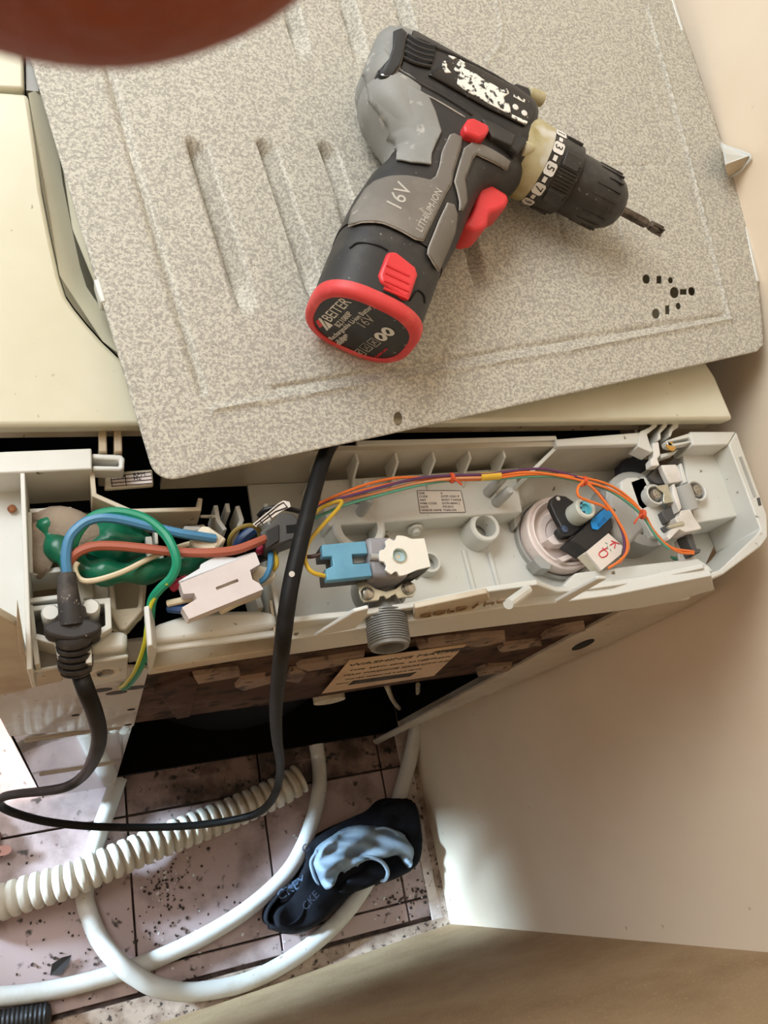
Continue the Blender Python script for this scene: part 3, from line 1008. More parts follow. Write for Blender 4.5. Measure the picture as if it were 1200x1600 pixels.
def hs_c(a, b_, inf=0.0):
    if a < HS[0][0] - inf or a > HS[-1][0] + inf:
        return None
    bc, hb, hc = interp(HS, a)
    t = abs((b_ - bc) / (hb + inf))
    return None if t >= 1 else (hc + inf) * (1 - t ** EXP) ** (1 / EXP)


def gs_c(a, b_, inf=0.0):
    if b_ < GS[0][0] - inf or b_ > GS[-1][0] + inf:
        return None
    a0, a1, cl, ch = interp(GS, b_)
    t = abs((a - (a0 + a1) / 2) / ((a1 - a0) / 2 + inf))
    if t >= 1:
        return None
    return (cl + ch) / 2 + ((ch - cl) / 2 + inf) * (1 - t ** EXP) ** (1 / EXP)


def dh(a, b_, inf=0.0):
    l = [c for c in (hs_c(a, b_, inf), gs_c(a, b_, inf)) if c is not None]
    return max(l) if l else None


def ds(px, py):
    "where the sight line through the pixel meets the drill's upper side"
    c = 0.045
    while c > -0.028:
        a, b_ = dl(px, py, c)
        h = dh(a, b_)
        if h is not None and h >= c:
            return a, b_
        c -= 0.0005
    return dl(px, py, 0.0)


def se(t):
    ct, st = math.cos(t), math.sin(t)
    return math.copysign(abs(ct) ** (2 / EXP), ct), math.copysign(abs(st) ** (2 / EXP), st)


def hring(a, inf=0.0, n=40):
    bc, hb, hc = interp(HS, a)
    return [dw(a, bc + (hb + inf) * se(2 * math.pi * i / n)[0], (hc + inf) * se(2 * math.pi * i / n)[1]) for i in range(n)]


def gring(b_, inf=0.0, n=44, bb=None):
    a0, a1, cl, ch = interp(GS, b_)
    return [dw((a0 + a1) / 2 + ((a1 - a0) / 2 + inf) * se(2 * math.pi * i / n)[0], b_ if bb is None else bb, (cl + ch) / 2 + ((ch - cl) / 2 + inf) * se(2 * math.pi * i / n)[1]) for i in range(n)]

RUB = mat('grey_rubber', (112, 106, 98), 0.62, c2=(132, 126, 118), scale=22, lo=0.45, hi=0.7, c3=(168, 160, 148), scale3=170, lo3=0.66, hi3=0.74)
RUBL = mat('grey_rubber_rear', (146, 146, 142), 0.6, c2=(124, 122, 116), scale=16, lo=0.42, hi=0.68, c3=(176, 172, 164), scale3=110, lo3=0.62, hi3=0.72)
DBLK = mat('drill_black', (42, 40, 39), 0.5, c2=(62, 58, 54), scale=40, lo=0.5, hi=0.72, c3=(130, 124, 116), scale3=260, lo3=0.70, hi3=0.76)
WORN = mat('worn_edge', (176, 170, 160), 0.7, c2=(110, 104, 96), scale=90, lo=0.5, hi=0.7)
RAISE = mat('rubbed_lettering', (186, 180, 170), 0.7)
REDP = mat('red_plastic', (220, 54, 58), 0.38, c2=(204, 44, 50), scale=30)
REDR = mat('red_rim', (216, 66, 66), 0.5, c2=(232, 96, 92), scale=50, lo=0.5, hi=0.7)
LABM = mat('black_label', (22, 20, 20), 0.25, c2=(40, 36, 34), scale=60, c3=(150, 140, 126), scale3=240, lo3=0.68, hi3=0.74)
PEEL = mat('peeled_white', (238, 234, 224), 0.5, c2=(40, 38, 36), scale=230, lo=0.52, hi=0.58, detail=5)
WHP = mat('white_print', (226, 222, 214), 0.5)
GEARM = mat('dirty_gearbox', (186, 176, 140), 0.5, c2=(150, 134, 76), scale=26, lo=0.42, hi=0.6, c3=(206, 202, 190), scale3=44, lo3=0.56, hi3=0.68)
CHKM = mat('chuck_black', (46, 44, 42), 0.42, c2=(70, 66, 60), scale=50, lo=0.5, hi=0.7, c3=(124, 118, 108), scale3=220, lo3=0.68, hi3=0.74)
BITM = mat('bit_steel', (108, 100, 92), 0.32, metal=0.9, c2=(70, 62, 56), scale=80)

drill = thing('cordless_drill', 'dusty black and grey cordless drill with red trigger lying on metal panel', 'drill', tuple(dw(0.05, 0.05, -DH)))
b = MB().loft([hring(a) for a in (0.0005, 0.004, 0.012, 0.02, 0.03, 0.05, 0.07, 0.085, 0.094, 0.101, 0.104, 0.106)])
hous = b.build('motor_housing', DBLK, drill, ang=50, bevel=0.001)
b = MB().loft([hring(a) for a in (-0.0215, -0.0205, -0.0195, -0.0175, -0.015, -0.012, -0.008, -0.004, 0.0003)])
b.build('rear_cap', RUBL, drill, ang=60)
b = MB().loft([gring(x) for x in (-0.012, 0.0, 0.004, 0.010, 0.018, 0.023, 0.027, 0.030, 0.033, 0.038, 0.043, 0.048, 0.052, 0.057, 0.062, 0.070, 0.080, 0.092, 0.105, 0.118, 0.130, 0.134)])
grip = b.build('grip', DBLK, drill, ang=50)


def nring(b_, n=40):
    a0, a1, cl, ch = interp(GS, b_)
    a1 = min(a1, a0 + 0.052)
    return [dw((a0 + a1) / 2 + ((a1 - a0) / 2 + 0.0009) * se(2 * math.pi * i / n)[0], b_, (cl + ch) / 2 + ((ch - cl) / 2 - 0.0006) * se(2 * math.pi * i / n)[1]) for i in range(n)]
MB().loft([nring(x) for x in (0.0, 0.004, 0.010, 0.018, 0.023, 0.027, 0.030, 0.033, 0.038, 0.043, 0.048, 0.052, 0.056)]).build('rear_neck', RUBL, drill, ang=60)
b = MB().loft([gring(0.134, -0.002), gring(0.135, -0.0006), gring(0.150, -0.0003), gring(0.165, -0.0003), gring(0.186, -0.0003)])
batt = b.build('battery', DBLK, drill, ang=50)
b = MB().loft([gring(0.1825, 0.0002), gring(0.1832, 0.0013), gring(0.187, 0.0013), gring(0.1895, 0.0006), gring(0.1915, -0.0016), gring(0.1915, -0.0048), gring(0.1895, -0.0054)])
rim = b.build('battery_rim', REDR, drill, ang=50, label='red battery rim')
butt = MB().loft([gring(0.1885, -0.0050), gring(0.1904, -0.0050)]).build('battery_label', LABM, drill, label='black printed battery label')


def patch(name, px, m, inf=0.0010, step=0.0012, parent=None, worn=True, uvs=None):
    poly = uvs or [ds(*p) for p in px]

    def f(a, b_):
        h = dh(a, b_, inf)
        if h is None:
            h = dh(a, b_, inf + 0.003)
        return dw(a, b_, h if h is not None else 0.0)
    o = grid_obj(name, poly, step, f, m, parent or drill, thick=0.0012)
    if worn:
        L = []
        for i in range(len(poly)):
            p, q = Vector(poly[i]), Vector(poly[(i + 1) % len(poly)])
            for k in range(max(1, int((q - p).length / 0.004))):
                r = p.lerp(q, k / max(1, int((q - p).length / 0.004)))
                L.append(f(r.x, r.y) + PN * 0.0003)
        MB().tube(L + [L[0]], 0.00055, 5, smooth=False).build('worn_edge', WORN, o)
    return o

patch('rear_pad', [(611, 96), (604, 104), (591, 118), (583, 134), (589, 139), (620, 131), (644, 139), (668, 153), (679, 179), (688, 209), (673, 243), (672, 260), (640, 257), (618, 253), (613, 242), (600, 218), (586, 198), (568, 182), (561, 160), (563, 130), (580, 100), (600, 80)], RUBL, worn=False)
patch('grip_pad', [(569, 301), (584, 288), (608, 279), (635, 278), (671, 285), (680, 279), (686, 262), (690, 240), (702, 214), (708, 212), (720, 218), (718, 232), (706, 270), (703, 290), (695, 303), (659, 378), (647, 376), (626, 363), (596, 351), (563, 350), (543, 357), (548, 335)], RUB)
patch('trigger_surround', [(736, 226), (751, 229), (795, 255), (789, 269), (753, 249), (743, 243), (737, 249), (724, 283), (727, 318), (721, 330), (716, 331), (717, 318), (709, 286), (724, 235)], RUB)
patch('finger_pad', [(698, 320), (707, 323), (712, 339), (708, 366), (697, 394), (683, 426), (677, 417), (667, 399), (668, 390), (686, 345)], RUB)
lbl = patch('housing_label', [(690, 104), (704, 92), (740, 106), (800, 138), (828, 155), (833, 165), (831, 182), (826, 192), (818, 199), (760, 172), (700, 138), (668, 120)], LABM, 0.0006, worn=False)
for pl_ in ([(688, 108), (690, 100), (697, 99), (696, 110), (703, 118), (694, 118)],
            [(707, 112), (716, 97), (724, 102), (725, 112), (742, 120), (752, 128), (770, 137), (782, 145), (790, 142), (793, 150), (784, 156), (794, 168), (796, 182), (785, 178), (760, 165), (744, 155), (728, 148), (712, 134), (714, 120)],
            [(698, 90), (712, 94), (706, 97)], [(798, 182), (822, 194), (820, 198), (797, 187)], [(800, 150), (818, 160), (817, 164), (800, 155)]):
    patch('peeled_print', pl_, PEEL, 0.0010, 0.0009, lbl, False)
for (x, y, r) in ((803, 171, 0.0024), (817, 180, 0.0024)):
    a, b_ = ds(x, y)
    patch('round_mark', None, WHP, 0.0009, 0.0006, lbl, False, [(a + r * math.cos(t * math.pi / 6), b_ + r * math.sin(t * math.pi / 6)) for t in range(12)])
# rear seam with screw, vents, side ridge
scr = ds(599, 121)
n_ = PN
p = dw(scr[0], scr[1], dh(*scr))
nrm = (PN * 0.9 - DB * 0.15 - DA * 0.25).normalized()
patch('seam_strip', [(613, 55), (626, 50), (634, 57), (628, 90), (622, 108), (612, 122), (598, 138), (586, 138), (584, 128), (596, 110), (606, 98), (612, 80)], DBLK, 0.0016, worn=False)
MB().lathe(p + nrm * 0.0006, nrm, [(0, 0.0050), (0.0022, 0.0046), (0.0022, 0.0036), (0.0008, 0.0032)], 20).build('screw_well', BLACKP, drill)
sc_ = MB().lathe(p + nrm * 0.0008, nrm, [(0, 0.0028), (0.0012, 0.0026), (0.0018, 0.0014)], 14).build('screw', SCREWM, drill)
patch('vent_recess', [(636, 60), (660, 66), (680, 76), (676, 96), (668, 104), (640, 96), (632, 88)], HOLEM, 0.0006, worn=False)
for k in range(5):
    t = k / 4
    pts = []
    for s in (0.0, 0.35, 0.7, 1.0):
        x = (636 + 44 * s) * (1 - t) + (630 + 42 * s) * t
        y = (57 + 18 * s + 4 * math.sin(s * 3)) * (1 - t) + (92 + 14 * s + 3 * math.sin(s * 3)) * t
        a, b_ = ds(x, y)
        pts.append(dw(a, b_, (dh(a, b_) or 0) + 0.0012))
    MB().tube(pts, 0.0013, 8).build('vent_bar', DBLK, drill)
for l, r in (([(622, 112), (650, 128), (690, 150), (720, 168), (738, 180)], 0.0012), ([(770, 205), (800, 225), (830, 244), (846, 258)], 0.0012), ([(660, 146), (690, 162), (726, 184)], 0.0006),
             ([(672, 72), (720, 92), (770, 118), (806, 140)], 0.0014)):
    pts = []
    for x, y in l:
        a, b_ = ds(x, y)
        pts.append(dw(a, b_, (dh(a, b_) or 0) + 0.0002))
    MB().tube(pts, r, 8).build('side_ridge', DBLK if r > 0.001 else WORN, drill)


def dblock(name, px, ctop, dep, m, bev=0.0012, parent=None, **kw):
    P = [dw(*dl(x, y, ctop), ctop) for x, y in px]
    return MB().prism(P, PN * -dep).build(name, m, parent or drill, bevel=bev, seg=3, **kw)
# direction switch, latch button, trigger
dblock('direction_switch', [(724, 196), (732, 184), (741, 183), (764, 194), (766, 203), (759, 213), (750, 217), (727, 207)], 0.0345, 0.012, REDP, 0.0022, label='red direction switch')
dblock('switch_wing', [(753, 185), (770, 190), (806, 210), (800, 228), (770, 214)], 0.0320, 0.010, DBLK, 0.001)
lt = dblock('release_button', [(606, 392), (620, 392), (650, 416), (654, 428), (642, 464), (632, 467), (595, 440), (592, 428)], 0.0385, 0.010, REDP, 0.0025, label='red battery release button')
for k in range(4):
    y_ = 414 + 12 * k
    q0, q1 = dw(*dl(604 + k * -1.5, y_, 0.0387), 0.0385), dw(*dl(640 - k * 0.5, y_ + 17, 0.0387), 0.0385)
    MB().tube([q0, q1], 0.0009, 6, smooth=False).build('grip_rib', REDP, lt)
for l in ([(546, 388), (560, 380), (590, 384), (606, 392)], [(640, 470), (652, 454), (662, 462), (664, 474)]):
    pts = []
    for x, y in l:
        a, b_ = ds(x, y)
        pts.append(dw(a, b_, (dh(a, b_) or 0)))
    MB().tube(pts, 0.0006, 6).build('battery_seam', HOLEM, drill)
trg = dblock('trigger', [(752, 281), (766, 285), (795, 303), (796, 313), (792, 322), (778, 329), (768, 331), (765, 338), (764, 350), (757, 357), (740, 361), (722, 352), (735, 336), (742, 322), (746, 297)], 0.012, 0.026, REDP, 0.003, label='red trigger')
# front lugs, gearbox, clutch ring, chuck, bit
B0 = -0.0045


def axl(prof, name, m, n=48, bev=0.0, b0=B0, **kw):
    return MB().lathe(dw(0, b0, 0), DA, prof, n).build(name, m, drill, bevel=bev, **kw)
axl([(0.090, 0.024), (0.096, 0.0292), (0.108, 0.0290), (0.1225, 0.0278), (0.1235, 0.024)], 'gearbox', GEARM)
for px, c_, up_ in (([(787, 224), (795, 207), (822, 213), (825, 222), (809, 240)], 0.030, 1), ([(797, 140), (806, 128), (828, 136), (832, 148), (815, 158)], 0.012, 0)):
    dblock('front_lug', px, c_, 0.016, BLACKP, 0.002)
p0, p1 = dw(*dl(812, 232, 0.022), 0.022), dw(*dl(836, 234, 0.020), 0.020)
MB().cyl(p0, p1, 0.0058, n=18).build('screw_boss', GEARM, drill, bevel=0.0008)
p0, p1 = dw(*dl(824, 146, 0.006), 0.006), dw(*dl(847, 156, 0.004), 0.004)
MB().cyl(p0, p1, 0.0055, n=18).build('screw_boss', GEARM, drill, bevel=0.0008)
clutch = axl([(0.1215, 0.0262), (0.1222, 0.0275), (0.1320, 0.0275), (0.1322, 0.0268), (0.1490, 0.0262), (0.1510, 0.0235)], 'clutch_ring', CHKM)


def ang_pt(t, th, r):
    return DORG + DA * t + DB * (B0 + r * math.sin(th)) + PN * (r * math.cos(th))
# number plates around the ring
for k, s in enumerate(('1', '3', '5', '7', '9')):
    th = R_(-24 + 33 * k)
    tn = (DB * math.cos(th) - PN * math.sin(th))
    nn = (DB * math.sin(th) + PN * math.cos(th))
    c = ang_pt(0.1270, th, 0.0276)
    pl_ = MB().prism([c + DA * i * 0.0042 + tn * j * 0.0046 for i, j in ((-1, -0.7), (-0.7, -1), (0.7, -1), (1, -0.7), (1, 0.7), (0.7, 1), (-0.7, 1), (-1, 0.7))], nn * 0.0003).build('number_plate', WHP, clutch)
    text(s, c + nn * 0.00035 - tn * 0.0026 - DA * 0.0030, tn, DA, 0.0085, INK, clutch, ext=0.0002)
    th2 = th + R_(16.5)
    tn2 = (DB * math.cos(th2) - PN * math.sin(th2))
    nn2 = (DB * math.sin(th2) + PN * math.cos(th2))
    c = ang_pt(0.1270, th2, 0.0276)
    MB().prism([c + DA * i * 0.0015 + tn2 * j * 0.0020 for i, j in ((-1, -1), (1, -1), (1, 1), (-1, 1))], nn2 * 0.0003).build('index_mark', WHP, clutch)
b = MB()
for k in range(72):
    if (k // 12) % 2 == 0:
        th = 2 * math.pi * k / 72 + R_(20)
        nn = (DB * math.sin(th) + PN * math.cos(th))
        b.box(ang_pt(0.1405, th, 0.0268), (0.0145, 0.0010, 0.0018), (DA, DA.cross(nn), nn))
b.build('clutch_ribs', CHKM, clutch, kind='stuff')
b = MB()
for k in range(6):
    th = 2 * math.pi * (k + 0.5) / 6 + R_(48)
    nn = (DB * math.sin(th) + PN * math.cos(th))
    b.box(ang_pt(0.1400, th, 0.0268), (0.013, 0.011, 0.0022), (DA, DA.cross(nn), nn))
b.build('clutch_lands', CHKM, clutch, bevel=0.0006, kind='stuff')
chuck = axl([(0.1508, 0.0205), (0.1512, 0.0222), (0.1530, 0.0228), (0.1800, 0.0222), (0.1870, 0.0205), (0.1925, 0.0175), (0.1965, 0.0135), (0.1985, 0.0092), (0.1990, 0.0060), (0.1950, 0.0055)], 'chuck', CHKM)
b = MB()
for k in range(18):
    th = 2 * math.pi * k / 18
    nn = (DB * math.sin(th) + PN * math.cos(th))
    L = 0.020 if k % 3 else 0.012
    b.box(ang_pt(0.1860 - L / 2, th, 0.0222), (L, 0.0016, 0.0016), (DA, DA.cross(nn), nn))
b.build('chuck_ribs', CHKM, chuck, kind='stuff')
axl([(0.1955, 0.0075), (0.1996, 0.0070), (0.1998, 0.0055)], 'chuck_collar', WORN, 24)
b = MB().lathe(dw(0, B0, 0), DA, [(0.19, 0.0042), (0.2225, 0.0042), (0.2235, 0.0030), (0.2262, 0.0030), (0.2270, 0.0042), (0.2330, 0.0042), (0.2385, 0.0016), (0.2395, 0.0004)], 6)
bit = b.build('screwdriver_bit', BITM, drill, ang=20)
b = MB()
for k in range(4):
    th = math.pi / 2 * k + 0.3
    nn = (DB * math.sin(th) + PN * math.cos(th))
    b.box(dw(0.2335, B0, 0) + nn * 0.0032, (0.010, 0.0010, 0.0022), (DA, DA.cross(nn), nn))
b.build('bit_flutes', BITM, bit)
# raised lettering on the grip
def raised(s, px0, px1, size, m):
    def sp_(px, py):
        a, b_ = ds(px, py)
        return dw(a, b_, dh(a, b_) + 0.0012)
    o0, o1 = sp_(*px0), sp_(*px1)
    dx, dy = px1[0] - px0[0], px1[1] - px0[1]
    k = 18 / math.hypot(dx, dy)
    mid = sp_((px0[0] + px1[0]) / 2 + dy * k, (px0[1] + px1[1]) / 2 - dx * k)
    x = (o1 - o0).normalized()
    u = mid - (o0 + o1) / 2
    u = (u - x * u.dot(x)).normalized()
    nn = x.cross(u)
    text(s, o0 + nn * 0.0008, x, u, size, m, grip, ext=0.0005)
raised('16V', (622, 336), (643, 297), 0.0150, RAISE)
raised('LITHIUM-ION', (656, 368), (690, 300), 0.0068, RAISE)


# print on the battery
def bt(px, py):
    q = atp(px, py, dw(0, 0.1906, 0), DB)
    return q


def bprint(s, px0, px1, size, m=WHP):
    o0, o1 = bt(*px0), bt(*px1)
    x = (o1 - o0).normalized()
    text(s, o0, x, DB.cross(x), size, m, butt)
bprint('BEITER', (516, 504), (547, 475), 0.0105)
bprint('BZ1080P', (530, 512), (548, 494), 0.0058)
bprint('Rechargeable Li-ion Battery', (519, 532), (574, 488), 0.0052)
bprint('Voltage', (530, 536), (541, 526), 0.0046)
bprint('16V', (568, 514), (588, 499), 0.0100, WORN)
bprint('2000mAh', (524, 545), (548, 527), 0.0046)
x0, x1 = bt(516, 504), bt(547, 475)
bx = (x1 - x0).normalized()
by_ = DB.cross(bx)
lc = bt(507, 508)
for pts, m_ in (([(-0.0055, 0.001), (-0.001, 0.006), (0.0025, 0.006), (-0.0015, 0.0005)], REDP), ([(-0.0045, -0.004), (-0.002, -0.004), (0.005, 0.0045), (0.005, 0.006), (0.003, 0.006)], WHP), ([(-0.0012, -0.004), (0.0050, -0.004), (0.0050, 0.003)], WHP)):
    MB().prism([lc + bx * u + by_ * v for u, v in pts], DB * 0.0002).build('emblem', m_, butt)
for (x, y, sq) in ((562, 552, 1), (572, 543, 1), (584, 535, 1), (595, 526, 0), (606, 518, 0)):
    c = bt(x, y)
    if sq:
        b = MB()
        for k in range(4):
            u, v = ((1, 0), (0, 1), (-1, 0), (0, -1))[k]
            b.box(c + (bx * u + by_ * v) * 0.0036, (0.0005, 0.0076, 0.0003), ((bx * u + by_ * v), (by_ * u - bx * v), DB))
        d_ = (bx + by_).normalized()
        b.box(c, (0.006, 0.0007, 0.0003), (d_, DB.cross(d_), DB))
        d_ = (bx - by_).normalized()
        b.box(c, (0.004, 0.0007, 0.0003), (d_, DB.cross(d_), DB))
        b.build('warning_mark', WORN, butt)
    else:
        mk = MB().prism([c + (bx * math.cos(t * math.pi / 10) + by_ * math.sin(t * math.pi / 10)) * 0.0044 for t in range(20)], DB * 0.0002).build('warning_mark', WHP, butt)
        MB().box(c + DB * 0.0002, (0.0040, 0.0022, 0.0003), ((bx + by_).normalized(), (by_ - bx).normalized(), DB)).build('mark_symbol', INK, butt)
bprint('www.beiter.com', (582, 565), (617, 537), 0.0034, REDP)

# ------------------------------------------------------------------ water inlet valve (part of the washing machine)
valve = bpy.data.objects.new('inlet_valve', None)
COL.objects.link(valve)
valve.parent = wm
valve['label'] = 'water inlet valve with blue connector'


def vp(name, poly, z, dep, m, bev=0.0006, holes=(), parent=None, **kw):
    return MB().prism(zpoly(poly, z), (0, 0, -dep), [zpoly(h, z) for h in holes]).build(name, m, parent or valve, bevel=bev, **kw)


def circ(x, y, rx, ry=None, n=24, t0=0.0):
    return [(x + rx * math.cos(t0 + 2 * math.pi * i / n), y + (ry or rx) * math.sin(t0 + 2 * math.pi * i / n)) for i in range(n)]
BC = [(503, 851), (571, 845), (575, 865), (550, 866), (552, 881), (578, 879), (582, 900), (511, 907), (509, 889), (521, 884), (519, 869), (504, 870)]
vp('coil_connector', BC, 0.966, 0.006, BLUEP, label='blue coil connector')
vp('connector_body', [(x - 2, y + 1) for x, y in BC], 0.960, 0.014, DKGREY)
vp('terminal_pin', [(550, 869), (572, 866), (570, 879), (552, 881)], 0.9575, 0.002, YOKEM)
vp('coil', [(573, 838), (606, 838), (640, 842), (640, 900), (610, 902), (582, 901), (578, 880), (574, 862)], 0.9655, 0.026, mat('coil_grey', (150, 148, 152), 0.45, c2=(132, 130, 134), scale=30), 0.003)
for l in ([(578, 870), (598, 871)],):
    MB().tube(zpoly(l, 0.9665), 0.0022, 10, smooth=False).build('coil_post', GREYP, valve)
# notched yoke plate
pts = []
for k in range(48):
    th = 2 * math.pi * k / 48
    dg = math.degrees(th)
    r = 31.5
    for nd in (100, 150, 210, 250):
        if abs(dg - nd) < 7.6:
            r = 25.5
    if dg > 300 or dg < 62:
        continue
    pts.append((624 + r * math.cos(th), 868 + r * math.sin(th)))
yk = pts + [(644, 842), (663, 841), (673, 885), (652, 890)]
vp('yoke_plate', yk, 0.9700, 0.0018, YOKEM, 0.0004, [circ(624, 868, 10.5, 11)], label='bright steel yoke plate')
MB().prism([at(663, 841, 0.9694), at(673, 885, 0.9694), at(673, 885, 0.9694) + Vector((0.001, 0, -0.026)), at(663, 841, 0.9694) + Vector((0.001, 0, -0.026))], (-0.0018, 0, 0)).build('yoke_side', STEEL, valve)
MB().prism([at(652, 890, 0.9694), at(673, 885, 0.9694), at(673, 885, 0.9694) + Vector((0, 0, -0.012)), at(636, 906, 0.9694) + Vector((0, 0, -0.028)), at(630, 900, 0.9694) + Vector((0, 0, -0.030))], (0, 0.0018, 0)).build('yoke_web', DKGREY, valve)
c = at(624, 868, 0.9704)
MB().lathe(c - UP * 0.004, UP, [(0, 0.0050), (0.0046, 0.0050), (0.0052, 0.0046), (0.0046, 0.0042), (0.002, 0.0040), (0.002, 0.001)], 28).build('plunger_ring', STEEL, valve)
MB().lathe(c - UP * 0.004, UP, [(0, 0.0040), (0.0022, 0.0040), (0.0024, 0.0016), (0.0012, 0.0012)], 20).build('plunger_tip', mat('plunger', (168, 196, 204), 0.3), valve)
# body below the coil, flange bracket with screws
p = at(608, 905, 0.940)
MB().lathe(p + UP * -0.03, UP, [(0, 0.018), (0.018, 0.018), (0.022, 0.016), (0.028, 0.0155)], 30).build('valve_body', GREYP, valve)
FB = [(558, 911), (563, 934), (569, 941), (592, 938), (594, 932), (600, 931), (604, 936), (609, 934), (612, 931), (618, 928), (622, 935), (646, 932), (651, 920), (647, 911), (636, 908), (628, 912), (618, 920), (603, 924), (588, 920), (578, 913), (568, 907)]
vp('flange_bracket', FB, 0.9530, 0.002, STEEL, 0.0004, label='zinc flange bracket')
for (x, y) in ((574, 928), (638, 919)):
    c = at(x, y, 0.9534)
    sw = MB().lathe(c, UP, [(0, 0.0044), (0.0010, 0.0044), (0.0024, 0.0036), (0.0030, 0.0018)], 18).build('flange_screw', SCREWM, valve)
    b = MB()
    for k in range(2):
        d_ = Vector((math.cos(0.6 + k * math.pi / 2), math.sin(0.6 + k * math.pi / 2), 0))
        b.box(c + UP * 0.0027, (0.0048, 0.0009, 0.0008), (d_, UP.cross(d_), UP))
    b.build('cross_recess', HOLEM, sw) if False else None
# threaded spout
T0, T1 = at(601, 950, 0.936), at(609, 1012, 0.938)
TD = (T1 - T0).normalized()
L = (T1 - T0).length
prof = [(0.0, 0.0118), (0.002, 0.0124)]
nr = 13
for k in range(nr):
    t0 = 0.004 + (L - 0.006) * k / nr
    dt = (L - 0.006) / nr
    prof += [(t0, 0.0128), (t0 + dt * 0.25, 0.0140), (t0 + dt * 0.65, 0.0140), (t0 + dt * 0.9, 0.0128)]
prof += [(L, 0.0126), (L + 0.0002, 0.0098), (0.004, 0.0090)]
thr = MB().lathe(T0, TD, prof, 40, caps=False).build('threaded_spout', THREADM, valve, ang=25, label='grey threaded spout')
MB().cyl(T0 + TD * 0.004, T0 + TD * 0.005, 0.0092).build('spout_strainer', DKGREY, valve)
MB().lathe(T0 - TD * 0.014, TD, [(0, 0.0110), (0.006, 0.0112), (0.0065, 0.0122), (0.009, 0.0122), (0.0095, 0.0108), (0.016, 0.0112)], 36).build('spout_neck', THREADM, valve)
vp('spout_collar', [(577, 955), (590, 950), (625, 944), (641, 945), (646, 940), (652, 942), (650, 958), (640, 957), (622, 961), (600, 965), (580, 966)], 0.944, 0.004, THREADM, 0.0008)

# ------------------------------------------------------------------ water level switch
psw = bpy.data.objects.new('level_switch', None)
COL.objects.link(psw)
psw.parent = wm
psw['label'] = 'round pale pink level switch with black terminal plate'


def sp(name, poly, z, dep, m, bev=0.0006, **kw):
    return MB().prism(zpoly(poly, z), (0, 0, -dep)).build(name, m, kw.pop('parent', psw), bevel=bev, **kw)
pc = at(878, 833, 0.905)
pc = Vector((pc.x, pc.y, 0))
rr_ = 0.0352
MB().lathe(pc + UP * (ZF - 0.001), UP, [(0, rr_), (0.006, rr_), (0.0065, rr_ - 0.002), (0.004, rr_ - 0.003)], 48, caps=False).build('cup', GREYP, psw)
MB().lathe(pc + UP * 0.8935, UP, [(0, rr_ - 0.0035), (0.010, rr_ - 0.0030), (0.0125, rr_ - 0.0035), (0.0135, rr_ - 0.0048), (0.0130, rr_ - 0.0060), (0.0125, rr_ - 0.0062), (0.0150, rr_ - 0.0068), (0.0155, rr_ - 0.0080), (0.0145, rr_ - 0.0092), (0.0085, rr_ - 0.011), (0.0080, rr_ - 0.015), (0.0100, rr_ - 0.0165), (0.0100, rr_ - 0.021), (0.0085, rr_ - 0.0225), (0.0085, 0.004)], 56).build('switch_body', PINKP, psw)
sp('cup_clip', [(834, 874), (853, 862), (873, 873), (862, 884), (860, 890), (846, 888)], 0.906, 0.014, GREYP)
sp('cup_clip', [(800, 800), (808, 790), (814, 812), (806, 825)], 0.900, 0.010, GREYP)
sp('body_rib', [(855, 842), (870, 832), (892, 842), (910, 858), (905, 862), (884, 850), (866, 851)], 0.915, 0.010, PINKP)
sp('body_rib', [(872, 872), (910, 856), (914, 862), (880, 878)], 0.913, 0.010, PINKP)
sp('body_rib', [(898, 862), (906, 854), (915, 862), (907, 869)], 0.916, 0.012, PINKP)
sp('terminal_plate', [(860, 788), (862, 778), (870, 773), (884, 775), (896, 783), (920, 800), (922, 815), (910, 826), (893, 838), (878, 840), (870, 830), (871, 826), (877, 822), (868, 806)], 0.923, 0.006, BLACKP, 0.001)
c = at(872, 779, 0.9232)
MB().lathe(c, UP, [(0, 0.0018), (0.0003, 0.0018)], 16).build('pin_hole', WHITEP, psw)
c = at(882, 827, 0.9232)
MB().lathe(c, UP, [(0, 0.0032), (0.0008, 0.0030), (0.0012, 0.0014)], 16).build('screw', mat('blued_screw', (92, 108, 140), 0.3, metal=0.8), psw)
p0 = at(899, 806, 0.9225)
cap = MB().lathe(p0, UP, [(0, 0.0092), (0.0150, 0.0088), (0.0162, 0.0078), (0.0162, 0.0060), (0.0148, 0.0055)], 32, caps=False).build('adjuster_cap', mat('cap_white', (206, 208, 196), 0.4), psw)
MB().lathe(p0, UP, [(0, 0.006), (0.0150, 0.0056), (0.0156, 0.0050), (0.0156, 0.0034), (0.0135, 0.0030)], 24).build('adjuster_plug', CYANP, cap)
b = MB()
for k in range(3):
    th = 2.2 + k * 0.9
    b.box(p0 + UP * 0.0152 + Vector((math.cos(th), math.sin(th), 0)) * 0.0048, (0.0022, 0.0016, 0.0012))
b.build('plug_notches', WNV, cap, kind='stuff')
con = sp('switch_connector', [(891, 845), (902, 833), (912, 826), (921, 814), (950, 788), (963, 797), (955, 808), (958, 824), (932, 850), (918, 861), (904, 851)], 0.931, 0.018, BLACKP, 0.0008, label='black switch connector')
bl = sp('blue_sticker', [(923, 815), (926, 810), (946, 793), (957, 801), (956, 807), (934, 828), (926, 826)], 0.9322, 0.001, BLUEL, 0.0002, label='bright blue sticker')
q0, q1 = at(936, 824, 0.9324), at(954, 806, 0.9324)
text('A1117', q0, q1 - q0, UP.cross(q1 - q0), 0.0042, WNV, con)
tg = sp('white_tag', [(916, 862), (951, 833), (973, 853), (971, 866), (940, 891)], 0.934, 0.003, PAPER, 0.0003, label='white tag with red handwriting')
sp('tag_side', [(912, 864), (917, 861), (941, 890), (940, 893)], 0.930, 0.010, IVORYP, parent=tg)
o_ = 0.9342
